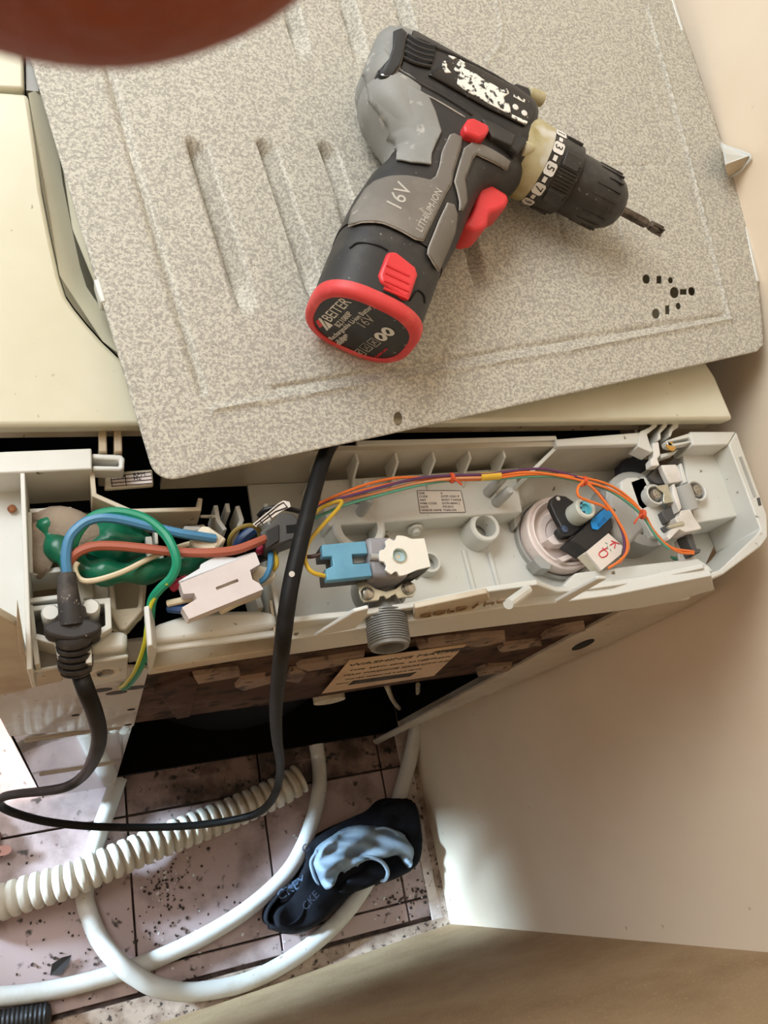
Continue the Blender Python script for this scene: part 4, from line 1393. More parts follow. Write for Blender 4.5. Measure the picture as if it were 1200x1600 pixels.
for ch, l in (('k', [(968, 850), (955, 845)]), ('k', [(960, 857), (961, 848), (953, 852)]), ('8', [(949, 856), (945, 858), (938, 862), (936, 867), (941, 871), (948, 868), (949, 863), (943, 858), (941, 856)])):
    MB().tube(zpoly(l, o_), 0.0005, 5).build('red_writing', REDINK, tg)
for l in ([(949, 853), (950, 858)], [(953, 858), (955, 861)], [(946, 848), (949, 850)]):
    MB().tube(zpoly(l, o_), 0.0004, 5, smooth=False).build('teal_writing', WTE, tg)

# ------------------------------------------------------------------ lid hinge sensor on the right
hs = bpy.data.objects.new('lid_sensor', None)
COL.objects.link(hs)
hs.parent = wm
hs['label'] = 'lid sensor of white plastic and steel by the right pocket'


def hp(name, poly, z, dep, m, bev=0.0008, **kw):
    return MB().prism(zpoly(poly, z), (0, 0, -dep)).build(name, m, hs, bevel=bev, **kw)
def g(x, y):
    return (970 + x / 5.217, 640 + y / 5.217)
def hq(name, l, *a, **kw):
    return hp(name, [g(*p) for p in l], *a, **kw)
hq('boss_block', [(0, 580), (60, 548), (215, 542), (240, 575), (290, 600), (210, 640), (190, 700), (240, 800), (180, 830), (60, 720), (0, 650)], 0.926, 0.034, TRAYM, 0.002)
for (x, y, r) in ((288, 690, 0.0090), (622, 658, 0.0098)):
    c = at(*g(x, y), 0.934)
    MB().lathe(c - UP * 0.012, UP, [(0, r), (0.012, r), (0.0125, r * 0.9), (0.0118, r * 0.80), (0.004, r * 0.78)], 30, caps=False).build('screw_boss', TRAYM, hs)
    s_ = MB().lathe(c - UP * 0.004, UP, [(0, r * 0.62), (0.003, r * 0.60), (0.0052, r * 0.45), (0.006, r * 0.15)], 24).build('round_screw', SCREWM, hs)
    for k in range(2):
        d_ = Vector((math.cos(0.9 + k * math.pi / 2), math.sin(0.9 + k * math.pi / 2), 0))
        MB().box(c + UP * 0.0012, (r * 0.55, 0.0010, 0.0012), (d_, UP.cross(d_), UP)).build('cross_slot', HOLEM, s_)
hq('steel_clamp', [(285, 620), (385, 606), (400, 660), (440, 750), (360, 765), (345, 735), (352, 680), (300, 640)], 0.9365, 0.0018, STEEL, 0.0004)
hq('dark_plate', [(230, 530), (310, 450), (330, 455), (385, 590), (370, 606), (290, 604), (240, 560)], 0.930, 0.010, DKGREY)
hq('dark_plate', [(335, 830), (440, 760), (490, 830), (470, 880), (375, 920), (350, 870)], 0.932, 0.010, DKGREY)
hq('dark_plate', [(330, 960), (470, 900), (480, 930), (380, 1010), (350, 990)], 0.928, 0.010, DKGREY)
hq('sensor_arm', [(330, 450), (450, 445), (480, 490), (520, 570), (480, 590), (400, 600), (380, 560), (350, 500)], 0.937, 0.006, WHITEP)
hq('sensor_arm', [(480, 440), (500, 436), (545, 590), (520, 600), (500, 540)], 0.939, 0.012, TRAYM)
p0, p1 = at(*g(485, 625), 0.934), at(*g(560, 830), 0.930)
MB().cyl(p0, p1, 0.0082, n=24).build('sensor_roller', GREYP, hs, bevel=0.0008)
hq('sensor_frame', [(420, 610), (440, 600), (500, 800), (480, 830), (430, 690)], 0.939, 0.012, WHITEP)
hq('sensor_housing', [(490, 820), (570, 810), (600, 880), (660, 960), (655, 975), (530, 1000), (480, 975), (400, 1060), (380, 1030), (400, 985), (470, 930), (440, 880), (480, 860)], 0.938, 0.014, WHITEP, label='white sensor housing')
hq('housing_clip', [(380, 945), (500, 905), (525, 920), (520, 940), (400, 965)], 0.9395, 0.003, STEEL)
hq('plug', [(525, 1015), (585, 1010), (620, 1130), (655, 1135), (650, 1165), (600, 1175)], 0.930, 0.012, DKGREY)
hq('white_strip', [(450, 1070), (530, 1040), (600, 1190), (620, 1215), (490, 1255), (470, 1180)], 0.918, 0.003, WHITEP)
hq('teal_clip', [(410, 1190), (500, 1200), (500, 1228), (450, 1225)], 0.914, 0.003, WTE)
# lugs
hq('lid_lug', [(160, 175), (240, 140), (285, 75), (300, 90), (298, 135), (215, 200), (245, 300), (270, 330), (250, 350), (140, 300), (150, 210)], 0.944, 0.014, TRAYM)
hq('lid_lug', [(365, 75), (385, 80), (380, 135), (325, 190), (330, 240), (300, 250), (310, 180)], 0.944, 0.014, TRAYM)
hq('lid_lug', [(450, 72), (475, 78), (472, 140), (425, 175), (410, 220), (395, 215), (400, 160)], 0.944, 0.014, TRAYM)
hq('hinge_link', [(260, 270), (310, 260), (325, 370), (300, 400), (320, 455), (250, 460), (245, 410), (270, 380)], 0.942, 0.008, WHITEP)
hq('hinge_yoke', [(370, 250), (560, 190), (600, 262), (585, 270), (560, 225), (400, 262), (400, 280), (570, 250), (590, 262), (430, 300), (385, 285)], 0.944, 0.008, TRAYM)
hq('hinge_base', [(325, 360), (430, 340), (475, 320), (440, 360), (330, 395)], 0.936, 0.008, TRAYM)
c = at(*g(405, 302), 0.942)
MB().lathe(c, UP, [(0, 0.0045), (0.001, 0.0045), (0.0016, 0.003)], 14).build('grease_dab', mat('amber_grease', (190, 142, 60), 0.3), hs)
hq('dark_block', [(0, 440), (110, 335), (140, 410), (240, 400), (250, 460), (150, 520), (0, 560)], 0.915, 0.01, mat('navy_foam', (30, 32, 42), 0.8))

# ------------------------------------------------------------------ wiring loom of the machine
def wire(l, r, m, label=None, parent=None, name='wire', n=8):
    return MB().tube([at(*p) if len(p) == 3 else p[3] for p in l], r, n).build(name, m, parent or wm, label=label)
Z1, Z2 = 0.937, 0.944
wire([(470, 812, .940), (490, 797, .94), (560, 768, .941), (640, 751, .942), (705, 746, .943), (765, 744, .943), (830, 738, .945), (900, 749, .945), (960, 768, .944), (1003, 800, .942), (1022, 830, .938), (1048, 855, .933), (1084, 862, .930)], 0.00105, WOR, 'orange wire')
wire([(470, 806, .940), (500, 786, .941), (560, 761, .942), (610, 748, .943), (650, 746, .943), (705, 750, .942), (765, 748, .942), (830, 741, .944), (900, 745, .944), (950, 757, .943), (985, 780, .942), (1008, 808, .940), (1030, 842, .936), (1060, 862, .932), (1084, 865, .930)], 0.00105, WOR, 'orange wire')
wire([(472, 818, .939), (500, 793, .940), (580, 772, .941), (650, 755, .942), (705, 748, .944), (765, 746, .944)], 0.0011, WPE, 'peach wire')
wire([(470, 810, .943), (510, 786, .944), (575, 767, .944), (650, 748, .945), (705, 743, .945), (760, 741, .945), (800, 736, .945), (850, 733, .945), (905, 747, .944), (930, 765, .943), (952, 792, .942), (972, 830, .942), (976, 860, .940), (972, 876, .937)], 0.00105, WPU, 'purple wire')
wire([(480, 815, .938), (540, 789, .939), (600, 772, .940), (660, 757, .941), (705, 751, .941), (765, 749, .941), (850, 744, .943), (905, 752, .943), (955, 768, .943), (1000, 802, .941), (1025, 838, .937), (1045, 858, .933)], 0.0011, WTE, 'teal wire')
wire([(912, 752, .946), (903, 762, .947), (904, 775, .947), (918, 782, .946), (940, 790, .945), (950, 797, .943)], 0.0011, WOR, 'looped orange wire')
wire([(915, 753, .945), (932, 768, .945), (946, 786, .945), (962, 808, .944), (978, 838, .943), (979, 862, .941), (966, 878, .938), (950, 888, .936)], 0.00105, WOR, 'orange wire')
wire([(918, 754, .944), (938, 776, .944), (958, 800, .943), (974, 832, .942), (982, 856, .940), (968, 880, .937)], 0.0011, WPE, 'peach wire')
for (x, y, l) in ((706, 747, [(706, 747), (714, 751), (722, 758)]), (913, 751, [(913, 751), (909, 760)]), (1004, 803, [(1004, 803), (996, 810), (991, 818)])):
    c = at(x, y, 0.9435)
    b = MB().lathe(c - Vector((0.0016, 0, 0)), (1, -0.25 if x > 800 else 0.05, 0), [(0, 0.0030), (0.0008, 0.0040), (0.0024, 0.0040), (0.0032, 0.0030)], 12)
    b.tube(zpoly(l, 0.946), 0.0008, 6)
    b.build('cable_tie', mat('tie_red', (214, 84, 44), 0.4), wm)
MB().cyl(at(750, 745, .943), at(781, 743, .943), 0.0031, n=16).build('yellow_tape', mat('yellow_tape', (224, 180, 56), 0.4), wm)
wire([(474, 820, .944), (500, 795, .945), (525, 784, .946), (534, 784, .946), (527, 796, .952), (505, 820, .958), (486, 842, .962), (477, 862, .964), (478, 880, .965), (488, 894, .965), (508, 900, .963)], 0.0014, WYE, 'yellow wire')
wire([(470, 868, .955), (485, 870, .960), (506, 865, .962)], 0.0013, WDB, 'brown wire')
# left compartment
wire([(105, 898, .945), (103, 870, .948), (108, 842, .951), (122, 824, .953), (140, 813, .954), (165, 809, .955), (200, 814, .955), (240, 824, .955), (285, 834, .955), (318, 839, .952), (336, 842, .950)], 0.0029, WB, 'blue wire')
wire([(104, 900, .940), (108, 880, .943), (120, 864, .947), (145, 854, .949), (180, 853, .950), (225, 857, .951), (270, 862, .952), (320, 864, .954), (365, 860, .955), (395, 850, .955), (414, 842, .952)], 0.0029, WBR, 'brown wire')
gw = wire([(110, 895, .936), (112, 860, .944), (122, 832, .950), (142, 810, .953), (165, 801, .954), (195, 801, .955), (228, 811, .956), (255, 832, .957), (270, 856, .958), (276, 880, .957), (268, 902, .953), (250, 920, .948), (238, 938, .942), (234, 970, .934), (230, 1005, .925), aty(218, 1045, -0.03).to_tuple() and (218, 1042, .902), (202, 1066, .862), (193, 1073, .845)], 0.0029, WGR, 'green earth wire')
wire([(262, 911, .9525), (248, 925, .9475), (236, 945, .9425), (230, 975, .937), (225, 1008, .9285), (212, 1045, .905), (196, 1068, .866), (188, 1074, .848)], 0.0013, WYG, 'yellow stripe')
wire([(330, 850, .940), (300, 849, .942), (270, 858, .943), (235, 872, .945), (195, 892, .946), (160, 904, .945), (135, 908, .943), (122, 902, .942), (117, 888, .943), (121, 878, .944)], 0.0017, WWH, 'cream wire')
wire([(358, 855, .935), (360, 840, .942), (372, 826, .946), (392, 821, .947), (404, 828, .944), (406, 842, .938)], 0.0016, WOL, 'olive wire')
wire([(404, 806, .938), (414, 797, .943), (432, 793, .945), (455, 796, .944), (476, 802, .940)], 0.0017, WBK, 'black wire')
wire([(402, 911, .944), (414, 903, .948), (421, 888, .950), (423, 870, .948), (422, 858, .942)], 0.0019, WNV if False else WB, 'blue wire')
wire([(424, 893, .944), (431, 884, .946), (431, 872, .946), (425, 860, .942)], 0.0017, WYE, 'yellow wire')
wire([(372, 856, .930), (380, 842, .934), (396, 828, .936)], 0.0040, WNV, 'navy wire')
wire([(378, 860, .928), (392, 842, .932), (402, 830, .934)], 0.0030, WNV, 'navy wire')
wire([(404, 863, .944), (412, 855, .943), (420, 848, .940)], 0.0024, WRD, 'crimson wire')
wire([(268, 918, .944), (280, 911, .947), (292, 906, .947)], 0.0032, WRD, 'crimson wire')
wire([(404, 874, .938), (418, 868, .936), (430, 862, .93)], 0.0028, WBK, 'black wire')
wire([(262, 943, .940), (285, 938, .944), (307, 933, .945)], 0.0022, WWH, 'cream wire')
wire([(264, 950, .936), (282, 952, .940), (300, 950, .941)], 0.0030, WNV, 'navy wire')
# connectors
def g7(x, y):
    return (240 + x / 4.615, 680 + y / 4.615)
def c7(name, l, z, dep, m, bev=0.0010, parent=None, holes=(), **kw):
    return MB().prism([at(*g7(*p), z) for p in l], (0, 0, -dep), [[at(*g7(*p), z) for p in h] for h in holes]).build(name, m, parent or wm, bevel=bev, **kw)
LILAC = mat('milky_nylon', (216, 206, 204), 0.4, c2=(206, 194, 192), scale=20)
FLAPM = mat('flap_nylon', (220, 224, 228), 0.4)
wc = c7('white_connector', [(190, 1065), (735, 845), (768, 930), (695, 972), (712, 1040), (762, 1068), (792, 1110), (255, 1325), (205, 1242), (312, 1180), (292, 1138), (215, 1145)], 0.958, 0.010, LILAC, 0, None, [[(447, 1096), (605, 1034), (617, 1054), (455, 1116)]], label='large white wiring connector')
c7('connector_slot_back', [(430, 1100), (610, 1030), (625, 1056), (450, 1120)], 0.9545, 0.001, IVORYP, 0, wc)
c7('connector_flap', [(180, 1050), (330, 960), (340, 930), (450, 870), (590, 880), (700, 845), (735, 840), (735, 850), (260, 1032), (185, 1062)], 0.953, 0.012, FLAPM, 0.0012, wc)
c7('connector_flap', [(475, 1245), (780, 1110), (785, 1145), (620, 1210), (500, 1272)], 0.948, 0.008, IVORYP, 0.0012, wc)
c7('connector_tail', [(700, 975), (770, 935), (850, 960), (890, 1000), (870, 1035), (760, 1072), (712, 1038)], 0.947, 0.010, IVORYP, 0.0012, wc)
ic = c7('ivory_connector', [(255, 755), (350, 648), (400, 655), (530, 745), (440, 835), (380, 840), (290, 800)], 0.950, 0.014, IVORYP, 0.0016, label='small ivory connector')
c7('connector_mouth', [(405, 690), (490, 735), (450, 800), (430, 780), (455, 745), (420, 715)], 0.9504, 0.0006, TRAYD, 0, ic)
c7('connector_back', [(210, 690), (220, 650), (345, 655), (350, 690)], 0.938, 0.006, GREYP, 0.001, ic)
bc = c7('black_connector', [(765, 700), (880, 600), (905, 560), (1000, 560), (1045, 600), (1040, 740), (930, 780), (860, 810), (815, 820), (800, 740)], 0.954, 0.018, DKGREY, 0.0012, label='dark grey square connector')
c7('connector_socket', [(955, 650), (1040, 640), (1035, 700), (960, 705)], 0.9544, 0.0006, HOLEM, 0, bc)
c7('connector_face', [(815, 690), (905, 640), (905, 760), (820, 815)], 0.9555, 0.002, BLACKP, 0.0004, bc)
fl_ = c7('flag_label', [(715, 640), (900, 490), (935, 470), (980, 480), (990, 515), (930, 545), (790, 640), (740, 660)], 0.951, 0.0006, PAPER, 0.0001, label='small printed flag label')
for l in ([(730, 645), (900, 505), (935, 485), (965, 520)], [(745, 655), (880, 550), (965, 520)], [(770, 620), (790, 645)], [(830, 570), (850, 600)]):
    MB().tube([at(*g7(*p), 0.9513) for p in l], 0.0004, 5, smooth=False).build('label_line', INK, fl_)
# green wrapped bundle and foam padding
gb = MB().tube([at(74, 815, .925), at(82, 842, .925), at(100, 868, .93), at(122, 886, .932), at(160, 894, .934), at(210, 894, .934), at(262, 886, .935), at(305, 874, .934), at(335, 866, .930)], lambda t: 0.0075 + 0.0015 * math.sin(t * 40), 14)
gb.build('green_sleeve', GREENB, wm, label='green plastic wrapped bundle')
P = at(176, 852, 0.920)
b = MB()
rings = []
rr = random.Random(5)
for k in range(9):
    t = k / 8
    s_ = math.sin(math.pi * (0.08 + 0.84 * t))
    rings.append([P + Vector(((t - 0.5) * 0.040, 0, 0)) + Vector((0.004 * math.sin(q * 1.7 + k), math.cos(q * math.pi / 9) * 0.019 * s_ * (1 + 0.10 * math.sin(q * 2.3 + k * 1.9)), math.sin(q * math.pi / 9) * 0.016 * s_ * (1 + 0.08 * math.cos(q * 1.9 + k)))) for q in range(18)])
MB().loft(rings).build('green_bundle', GREENB, wm, ang=60, label='green wrapped lump')
MB().tube([at(58, 824, .922), at(62, 850, .922), at(62, 878, .922), at(74, 886, .920)], lambda t: 0.0085, 12).build('foam_strip', FOAM, wm)
P = at(112, 832, 0.922)
rings = []
for k in range(9):
    t = k / 8
    s_ = max(0.15, math.sin(math.pi * t)) ** 0.5
    rings.append([P + Vector(((t - 0.5) * 0.046, (0.5 - t) * 0.016, 0)) + Vector((0, math.cos(q * math.pi / 8) * 0.016 * s_, math.sin(q * math.pi / 8) * 0.014 * s_)) for q in range(16)])
MB().loft(rings).build('foam_pad', FOAM, wm, ang=60)

# ------------------------------------------------------------------ power cord with its grommet
cord = thing('power_cord', 'black power cord hanging in a loop behind the washing machine', 'cord', tuple(at(120, 1030, 0.92)))
CP = [at(545, 640, 0.966), at(522, 684, 0.962), at(506, 716, 0.957), at(488, 775, 0.966), at(470, 845, 0.968), at(456, 905, 0.966), at(447, 960, 0.960), aty(441, 1010, -0.030), aty(435, 1060, -0.036), aty(431, 1110, -0.042), aty(433, 1155, -0.047),
      aty(438, 1200, -0.052), at(430, 1240, .34), at(408, 1267, .28), at(370, 1280, .24), at(300, 1290, .21), at(220, 1293, .20), at(140, 1291, .21), at(75, 1284, .23), at(25, 1271, .26), at(0, 1258, .29), at(4, 1246, .32), at(30, 1240, .36), at(70, 1236, .41), at(105, 1229, .46), at(130, 1212, .52), aty(147, 1184, -0.052), aty(155, 1150, -0.050), aty(148, 1115, -0.044), aty(134, 1078, -0.036), at(122, 1044, .915)]
MB().tube(CP, 0.0052, 12, k=8).build('cable', BLACKC, cord)
MB().cyl(at(456, 897, .9712), at(456, 897, .9722), 0.0018, n=10).build('paint_spot', WHITEP, cord)
gr = bpy.data.objects.new('cable_grommet', None)
COL.objects.link(gr)
gr.parent = cord
MB().tube([at(104, 896, .946), at(106, 925, .944), at(110, 955, .942), at(112, 975, .940)], lambda t: 0.0052 + 0.0022 * t, 14).build('cable_sheath', GROMM, gr)
MB().prism(zpoly([(66, 984), (70, 974), (92, 967), (112, 965), (140, 966), (157, 972), (160, 982), (152, 989), (134, 996), (116, 1000), (96, 998), (74, 992)], 0.944), (0, 0, -0.022)).build('grommet_collar', GROMM, gr, bevel=0.002)
G0, G1 = at(114, 990, .938), at(119, 1048, .920)
GL = (G1 - G0).length
pf = [(0, 0.0085)]
for k in range(5):
    t0 = GL * (0.12 + 0.17 * k)
    pf += [(t0, 0.0098), (t0 + GL * 0.09, 0.0096), (t0 + GL * 0.095, 0.0072), (t0 + GL * 0.15, 0.0072)]
pf += [(GL * 0.99, 0.0088), (GL, 0.0075)]
MB().lathe(G0, G1 - G0, pf, 24).build('strain_relief', GROMM, gr)
MB().prism(zpoly([(94, 948), (134, 944), (138, 968), (92, 972)], 0.940), (0, 0, -0.018)).build('grommet_block', GROMM, gr, bevel=0.002)

# brown pellet and loose dirt on the left pocket
pe = MB()
c = at(16, 792, 0.9195)
c2_ = at(22, 800, 0.9195)
pe.tube([c, c.lerp(c2_, 0.5) + UP * 0.0006, c2_], lambda t: 0.0026 * math.sqrt(max(0.05, 1 - (2 * t - 1) ** 4)), 10).build('brown_pellet', mat('pellet', (164, 104, 60), 0.6, c2=(120, 70, 40), scale=200), None)
tag(bpy.data.objects['brown_pellet'], 'small brown dry pellet lying in the white corner pocket', 'pellet')

# ------------------------------------------------------------------ hoses on the floor
def resample(pts, step):
    P = spline(pts, 24)
    out, acc = [P[0]], 0.0
    for i in range(1, len(P)):
        a, b_ = P[i - 1], P[i]
        L = (b_ - a).length
        while acc + L >= step:
            t = (step - acc) / L
            a = a.lerp(b_, t)
            out.append(a)
            L = (b_ - a).length
            acc = 0.0
        acc += L
    return out
dz = FL + 0.0265
path = [at(x, y, dz + q) for x, y, q in [(-60, 1432, 0), (-10, 1414, 0.006), (42, 1396, 0.016), (107, 1376, 0.026), (140, 1362, 0.028), (180, 1345, 0.026), (240, 1319, 0.016), (310, 1291, 0.005), (380, 1262, 0), (440, 1234, 0), (470, 1215, 0)]]
P = resample(path, 0.0020)
m_ = len(P)
PITCH = 8
dh_ = thing('drain_hose', 'thick corrugated off-white drain hose lying across the pink tiles', 'hose', tuple(at(170, 1349, FL)))
MB().tube(P, lambda t: 0.0200 + 0.0058 * min(1.0, 1.9 * (1.0 - abs(((t * (m_ - 1)) % PITCH) / PITCH * 2 - 1))), 28, smooth=False).build('corrugated_pipe', DRAINM, dh_, ang=60)


def hose(name, label, pts, r, group='white water hoses on the floor'):
    t_ = thing(name, label, 'hose', tuple(Vector(pts[len(pts) // 2])), group)
    MB().tube(pts, r, 18, k=10).build('hose_pipe', HOSEM, t_)
    return t_
hz = FL + 0.0135
h1 = hose('water_hose', 'straight white water hose running under the looped one towards the near left floor', [at(492, 1150, hz + 0.03), at(498, 1190, hz + 0.004)] + [at(x, y, hz) for x, y in [(499, 1230), (490, 1275), (472, 1325), (445, 1368), (390, 1418), (315, 1465), (225, 1506), (130, 1536), (50, 1552), (-20, 1558), (-80, 1560)]], 0.0130)
h2 = hose('water_hose', 'white water hose looped in a wide curve from the corner to under the drain hose',
          [at(660, 1085, hz + 0.09), at(652, 1130, hz + 0.035), at(642, 1180, hz + 0.012), at(628, 1232, hz + 0.004), at(610, 1290, hz), at(588, 1350, hz), at(556, 1405, hz), at(512, 1455, hz), at(450, 1502, hz), at(380, 1536, hz), at(300, 1550, hz + 0.006), at(245, 1542, hz + 0.020), at(215, 1527, hz + 0.027),
           at(186, 1505, hz + 0.028), at(156, 1468, hz + 0.012), at(138, 1425, hz + 0.001), at(132, 1394, hz), at(140, 1350, hz), at(152, 1310, hz), at(168, 1265, hz), at(186, 1215, hz)], 0.0135)
# dark hollow hose end beside the drain hose
t_ = thing('black_handle', 'black ribbed handle end lying on dirty tiles by the near wall', 'handle', tuple(at(40, 1588, FL)))
b = MB()
pp = resample([at(-70, 1612, FL + 0.017), at(10, 1597, FL + 0.017), at(82, 1585, FL + 0.016)], 0.0015)
b.tube(pp, lambda t: 0.0165 * (1 if t < 0.93 else math.sqrt(max(0.05, 1 - ((t - 0.93) / 0.07) ** 2))) + 0.0008 * math.sin(t * 130), 18, smooth=False)
b.build('ribbed_grip', BLACKP, t_)

# ------------------------------------------------------------------ cloth on the floor
BLKF = mat('black_cloth', (18, 19, 25), 0.9, c2=(26, 27, 34), scale=60, bump=0.25, bscale=900, spec=0.2)
GRYF = mat('grey_blue_lining', (142, 156, 168), 0.9, c2=(122, 138, 152), scale=26, bump=0.25, bscale=700, spec=0.2)
garment = thing('underwear', 'crumpled black underwear with a pale blue lining heaped on the hose in the corner', 'underwear', tuple(at(540, 1350, FL)))


def f2(px, py):
    p = at(px, py, FL + 0.01)
    return (p.x, p.y)


def cloth(name, px, m, base, amp, seed, rise=0.006, thick=0.0018, step=0.004, parent=garment, folds=((60, 20, 0.0), (35, -50, 1.0)), edge=0.012):
    poly = [f2(*p) for p in px]
    # round the outline
    P3 = spline([(a, b_, 0) for a, b_ in poly + [poly[0]]], 5)[:-1]
    poly = [(p.x, p.y) for p in P3]

    def h(x, y):
        d = nearest((x, y), poly)[1]
        e = min(1.0, d / edge)
        e = math.sqrt(max(0.0, e * (2 - e)))
        v = 0.0
        for kx, ky, ph in folds:
            v += 0.5 + 0.5 * math.sin(kx * x + ky * y + ph + 1.5 * math.sin(23 * x - 17 * y + seed))
        return Vector((x, y, base + rise * e + amp * e * v / len(folds)))
    return grid_obj(name, poly, step, h, m, parent, thick=thick)
cloth('cloth_body', [(420, 1452), (418, 1425), (446, 1392), (470, 1352), (472, 1322), (505, 1298), (548, 1278), (574, 1266), (592, 1250), (618, 1246), (640, 1250), (650, 1285), (654, 1330), (644, 1358), (618, 1374), (585, 1384), (560, 1392), (528, 1416), (490, 1450), (455, 1460)], BLKF, FL + 0.004, 0.016, 1.0, rise=0.028, folds=((70, 40, 0.3), (-30, 60, 1.2)))
cloth('cloth_leg', [(570, 1290), (590, 1256), (616, 1248), (640, 1254), (650, 1290), (654, 1330), (638, 1345), (620, 1310), (590, 1295)], BLKF, FL + 0.020, 0.010, 2.0, rise=0.024, folds=((50, 70, 0.3),))
lin_ = cloth('blue_lining', [(481, 1350), (488, 1326), (505, 1310), (530, 1296), (556, 1290), (590, 1294), (618, 1302), (630, 1322), (636, 1342), (630, 1358), (621, 1350), (612, 1338), (596, 1342), (570, 1346), (552, 1352), (530, 1366), (524, 1364), (516, 1380), (505, 1391), (496, 1384)], GRYF, FL + 0.034, 0.026, 3.0, rise=0.016, step=0.003, folds=((40, 190, 0.3), (-60, 130, 1.0), (110, 240, 0.5)), edge=0.009)
lin_['label'] = 'pale blue grey lining'
# rolled pale hem around the leg opening
hz2 = FL + 0.050
MB().tube([at(556, 1352, hz2), at(566, 1342, hz2 + 0.006), at(582, 1340, hz2 + 0.008), at(598, 1348, hz2 + 0.006), at(606, 1362, hz2), at(602, 1374, hz2 - 0.006), at(594, 1376, hz2 - 0.010)], 0.0035, 8).build('rolled_hem', GRYF, garment)
MB().tube([at(586, 1296, hz2 + 0.010), at(600, 1294, hz2 + 0.012), at(614, 1298, hz2 + 0.010), at(622, 1304, hz2 + 0.006)], 0.0022, 8).build('rolled_hem', GRYF, garment)
cloth('leg_opening', [(556, 1356), (566, 1346), (582, 1344), (596, 1352), (602, 1364), (590, 1376), (560, 1390), (530, 1396), (520, 1390), (534, 1368)], BLKF, FL + 0.036, 0.006, 4.0, rise=0.010)
MB().tube([at(496, 1330, hz2 - 0.004), at(486, 1346, hz2 - 0.010), at(490, 1366, hz2 - 0.012), at(498, 1384, hz2 - 0.014), at(506, 1391, hz2 - 0.014), at(515, 1382, hz2 - 0.012)], 0.0030, 8).build('rolled_hem', GRYF, garment)
# waistband standing as a ring
wb = [at(448, 1388, FL + 0.042), at(432, 1404, FL + 0.042), at(419, 1424, FL + 0.042), at(420, 1442, FL + 0.042), at(440, 1448, FL + 0.042), at(462, 1440, FL + 0.044), at(474, 1424, FL + 0.046), at(478, 1404, FL + 0.046)]
MB().rib(spline(wb, 5), 0.0022, 0.040).build('waistband', BLKF, garment)
cloth('waistband_fold', [(432, 1400), (455, 1378), (470, 1372), (476, 1390), (466, 1410), (440, 1420)], mat('waistband_print', (52, 66, 88), 0.85, c2=(40, 50, 70), scale=60), FL + 0.030, 0.002, 5.0, rise=0.004)
LB = mat('pale_blue_print', (96, 120, 148), 0.85)
DB_ = mat('dull_blue_print', (58, 64, 80), 0.85)
for s_, a_, c_, z, sz, mm_ in (('CKEY', (437, 1408), (470, 1386), FL + 0.0385, 0.021, LB), ('CKE', (478, 1424), (500, 1398), FL + 0.056, 0.017, DB_), ('C', (476, 1334), (484, 1327), FL + 0.056, 0.017, DB_)):
    p0, p1 = at(*a_, z), at(*c_, z)
    text(s_, p0, p1 - p0, UP.cross(p1 - p0), sz, mm_, garment, ext=0.0006)

# ------------------------------------------------------------------ dirt on the floor
rr = random.Random(11)


def scatter(spots, size, m, name, label, cat):
    b = MB()
    for (x, y, sx, sy, n) in spots:
        for _ in range(n):
            px, py = rr.gauss(x, sx), rr.gauss(y, sy)
            p = at(px, py, FL)
            if p.y < wy(p.x) + 0.012 or p.x > WX - 0.01:
                continue
            s = size * rr.uniform(0.4, 1.3)
            th = rr.uniform(0, 6.3)
            k = rr.randint(4, 6)
            el = rr.uniform(0.35, 1.0)
            pts = []
            for i in range(k):
                a = 2 * math.pi * i / k
                u, v = s * math.cos(a) * rr.uniform(0.7, 1.2), s * el * math.sin(a) * rr.uniform(0.7, 1.2)
                pts.append(p + Vector((u * math.cos(th) - v * math.sin(th), u * math.sin(th) + v * math.cos(th), 0.0015 + rr.uniform(0, 0.001))))
            b.prism(pts, (0, 0, -0.0022))
    o = b.build(name, m, None, kind='stuff')
    o['label'], o['category'] = label, cat
    return o
scatter([(265, 1385, 26, 30, 90), (240, 1455, 22, 10, 20), (85, 1530, 60, 30, 44), (620, 1405, 26, 16, 36), (300, 1500, 90, 30, 24), (550, 1500, 60, 14, 26), (660, 1380, 18, 60, 30), (190, 1350, 60, 50, 22), (350, 1420, 60, 40, 24), (100, 1420, 50, 30, 24)], 0.0026, mat('dark_debris', (48, 38, 34), 0.8, c2=(78, 60, 50), scale=200), 'dirt_crumbs', 'dark dirt crumbs and leaf bits strewn over the pink tiles', 'dirt')
scatter([(275, 1375, 22, 26, 22), (625, 1400, 26, 18, 14), (480, 1330, 30, 20, 8), (300, 1480, 80, 40, 14), (560, 1490, 60, 14, 14), (420, 1400, 60, 40, 10)], 0.0024, mat('pale_chips', (214, 214, 212), 0.6), 'paint_chips', 'tiny pale paint chips scattered among the dark dirt', 'chips')
lf = MB()
p0, p1 = at(78, 1524, FL + 0.004), at(112, 1492, FL + 0.006)
for s_ in (-1, 1):
    d_ = (p1 - p0).normalized()
    q_ = UP.cross(d_) * s_
    lf.prism([p0, p0.lerp(p1, 0.3) + q_ * 0.010 + UP * 0.002, p0.lerp(p1, 0.7) + q_ * 0.007 + UP * 0.003, p1, p0.lerp(p1, 0.5)], (0, 0, -0.0008))
tag(lf.build('dry_leaf', mat('dark_leaf', (40, 32, 28), 0.8), None), 'dark dry curled leaf fragment on the tiles beside the lower white hose', 'leaf')

# ------------------------------------------------------------------ fingertip in front of the lens and a toe at the left
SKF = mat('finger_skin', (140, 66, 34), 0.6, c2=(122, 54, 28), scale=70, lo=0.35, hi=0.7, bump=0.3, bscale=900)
NAIL = mat('nail', (160, 112, 98), 0.35)
IR, ID, IF = ROT.col[0], ROT.col[1], ROT.col[2]


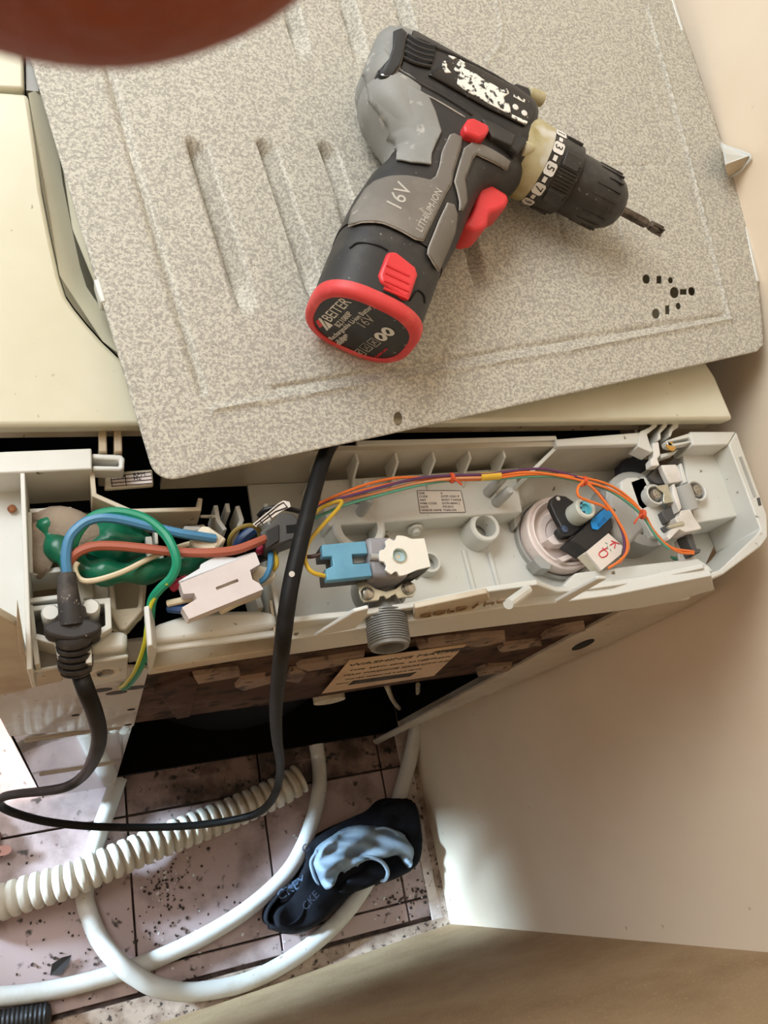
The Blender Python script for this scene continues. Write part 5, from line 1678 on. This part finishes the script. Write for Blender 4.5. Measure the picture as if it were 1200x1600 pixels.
def cs(px, py, d):
    return CAM + (IR * ((px - 600) / F) + ID * ((py - 800) / F) + IF) * d
fing = thing('finger', 'blurred brown fingertip hanging into view across the upper corner of the panel', 'person', tuple(cs(40, -700, 0.0200)))
f0 = cs(40, -700, 0.0200)
r0 = 0.0115
ax = (-ID * 0.97 - IR * 0.12 + IF * 0.10).normalized()
e1, e2 = frame(ax)
prof = []
for k in range(9):
    a = math.pi / 2 * (1 - k / 8)
    prof.append((-r0 * math.sin(a), r0 * math.cos(a)))
prof += [(0.008, r0 * 1.02), (0.016, r0 * 0.98), (0.022, r0 * 0.99), (0.026, r0 * 1.05), (0.031, r0 * 1.03), (0.042, r0 * 1.06), (0.054, r0 * 1.14), (0.060, r0 * 1.20), (0.068, r0 * 1.16)]
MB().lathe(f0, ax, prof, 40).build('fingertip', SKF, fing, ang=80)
nrm = IF
side = ax.cross(nrm).normalized()
nrm = side.cross(ax)
rings = []
for i in range(7):
    t = 0.002 + 0.012 * i / 6
    wv = 0.0072 * (1 if 0 < i < 6 else 0.8)
    rings.append([f0 + ax * t + (side * math.sin(wv / r0 * (j / 3 - 1) * 1.2) + nrm * math.cos(wv / r0 * (j / 3 - 1) * 1.2)) * (r0 * 1.02 + (0.0004 if dd else -0.0006)) for dd, js in ((1, range(7)), (0, range(6, -1, -1))) for j in js])
MB().loft(rings).build('fingernail', NAIL, fing)

SKT = mat('toe_skin', (112, 76, 64), 0.6, c2=(92, 60, 50), scale=50, bump=0.2, bscale=500)
tc = at(2, 1330, FL + 0.013)
tc.x += 0.016
foot = thing('foot', 'bare toe tip poking in at the left beside the drain hose', 'person', (tc.x - 0.02, tc.y, FL))
me = bpy.data.meshes.new('bare_foot')
V, E, RD = [], [], []


def node(x, y, z, r, par=None):
    V.append((x, y, z))
    RD.append(r)
    if par is not None:
        E.append((par, len(V) - 1))
    return len(V) - 1
ox = 0.02
heel = node(ox - 0.235, 0.012, 0.030, 0.028)
mid = node(ox - 0.15, 0.010, 0.034, 0.028, heel)
ball = node(ox - 0.072, 0.004, 0.026, 0.030, mid)
ank = node(ox - 0.20, 0.012, 0.085, 0.030, heel)
node(ox - 0.205, 0.012, 0.16, 0.034, ank)
for k, (dy, ln, r) in enumerate(((0.0, 0.0, 0.0125), (0.022, -0.004, 0.0090), (0.038, -0.011, 0.0085), (0.053, -0.019, 0.0080), (0.066, -0.029, 0.0078))):
    a_ = node(ox - 0.040 + ln, dy, 0.016, r * 0.95, ball)
    node(ox - 0.010 + ln, dy, r, r, a_)
me.from_pydata(V, E, [])
fo = bpy.data.objects.new('bare_foot', me)
COL.objects.link(fo)
fo.parent = foot
sk = fo.modifiers.new('skin', 'SKIN')
for i, v in enumerate(me.skin_vertices[0].data if me.skin_vertices else []):
    v.radius = (RD[i], RD[i])
    v.use_root = i == 0
fo.modifiers.new('sub', 'SUBSURF').levels = 2
fo.modifiers['sub'].render_levels = 2
me.materials.append(SKT)
b = MB()
for k in range(7):
    pass
MB().prism([Vector((tc.x - 0.02, tc.y, FL)) + Vector((ox - 0.012 + 0.011 * math.cos(t * math.pi / 8), 0.0075 * math.sin(t * math.pi / 8), 0.0245 + 0.0015 * math.sin(t * math.pi / 8) - 0.004 * max(0, math.cos(t * math.pi / 8)))) for t in range(16)], (0, 0, -0.003)).build('toenail', NAIL, foot)
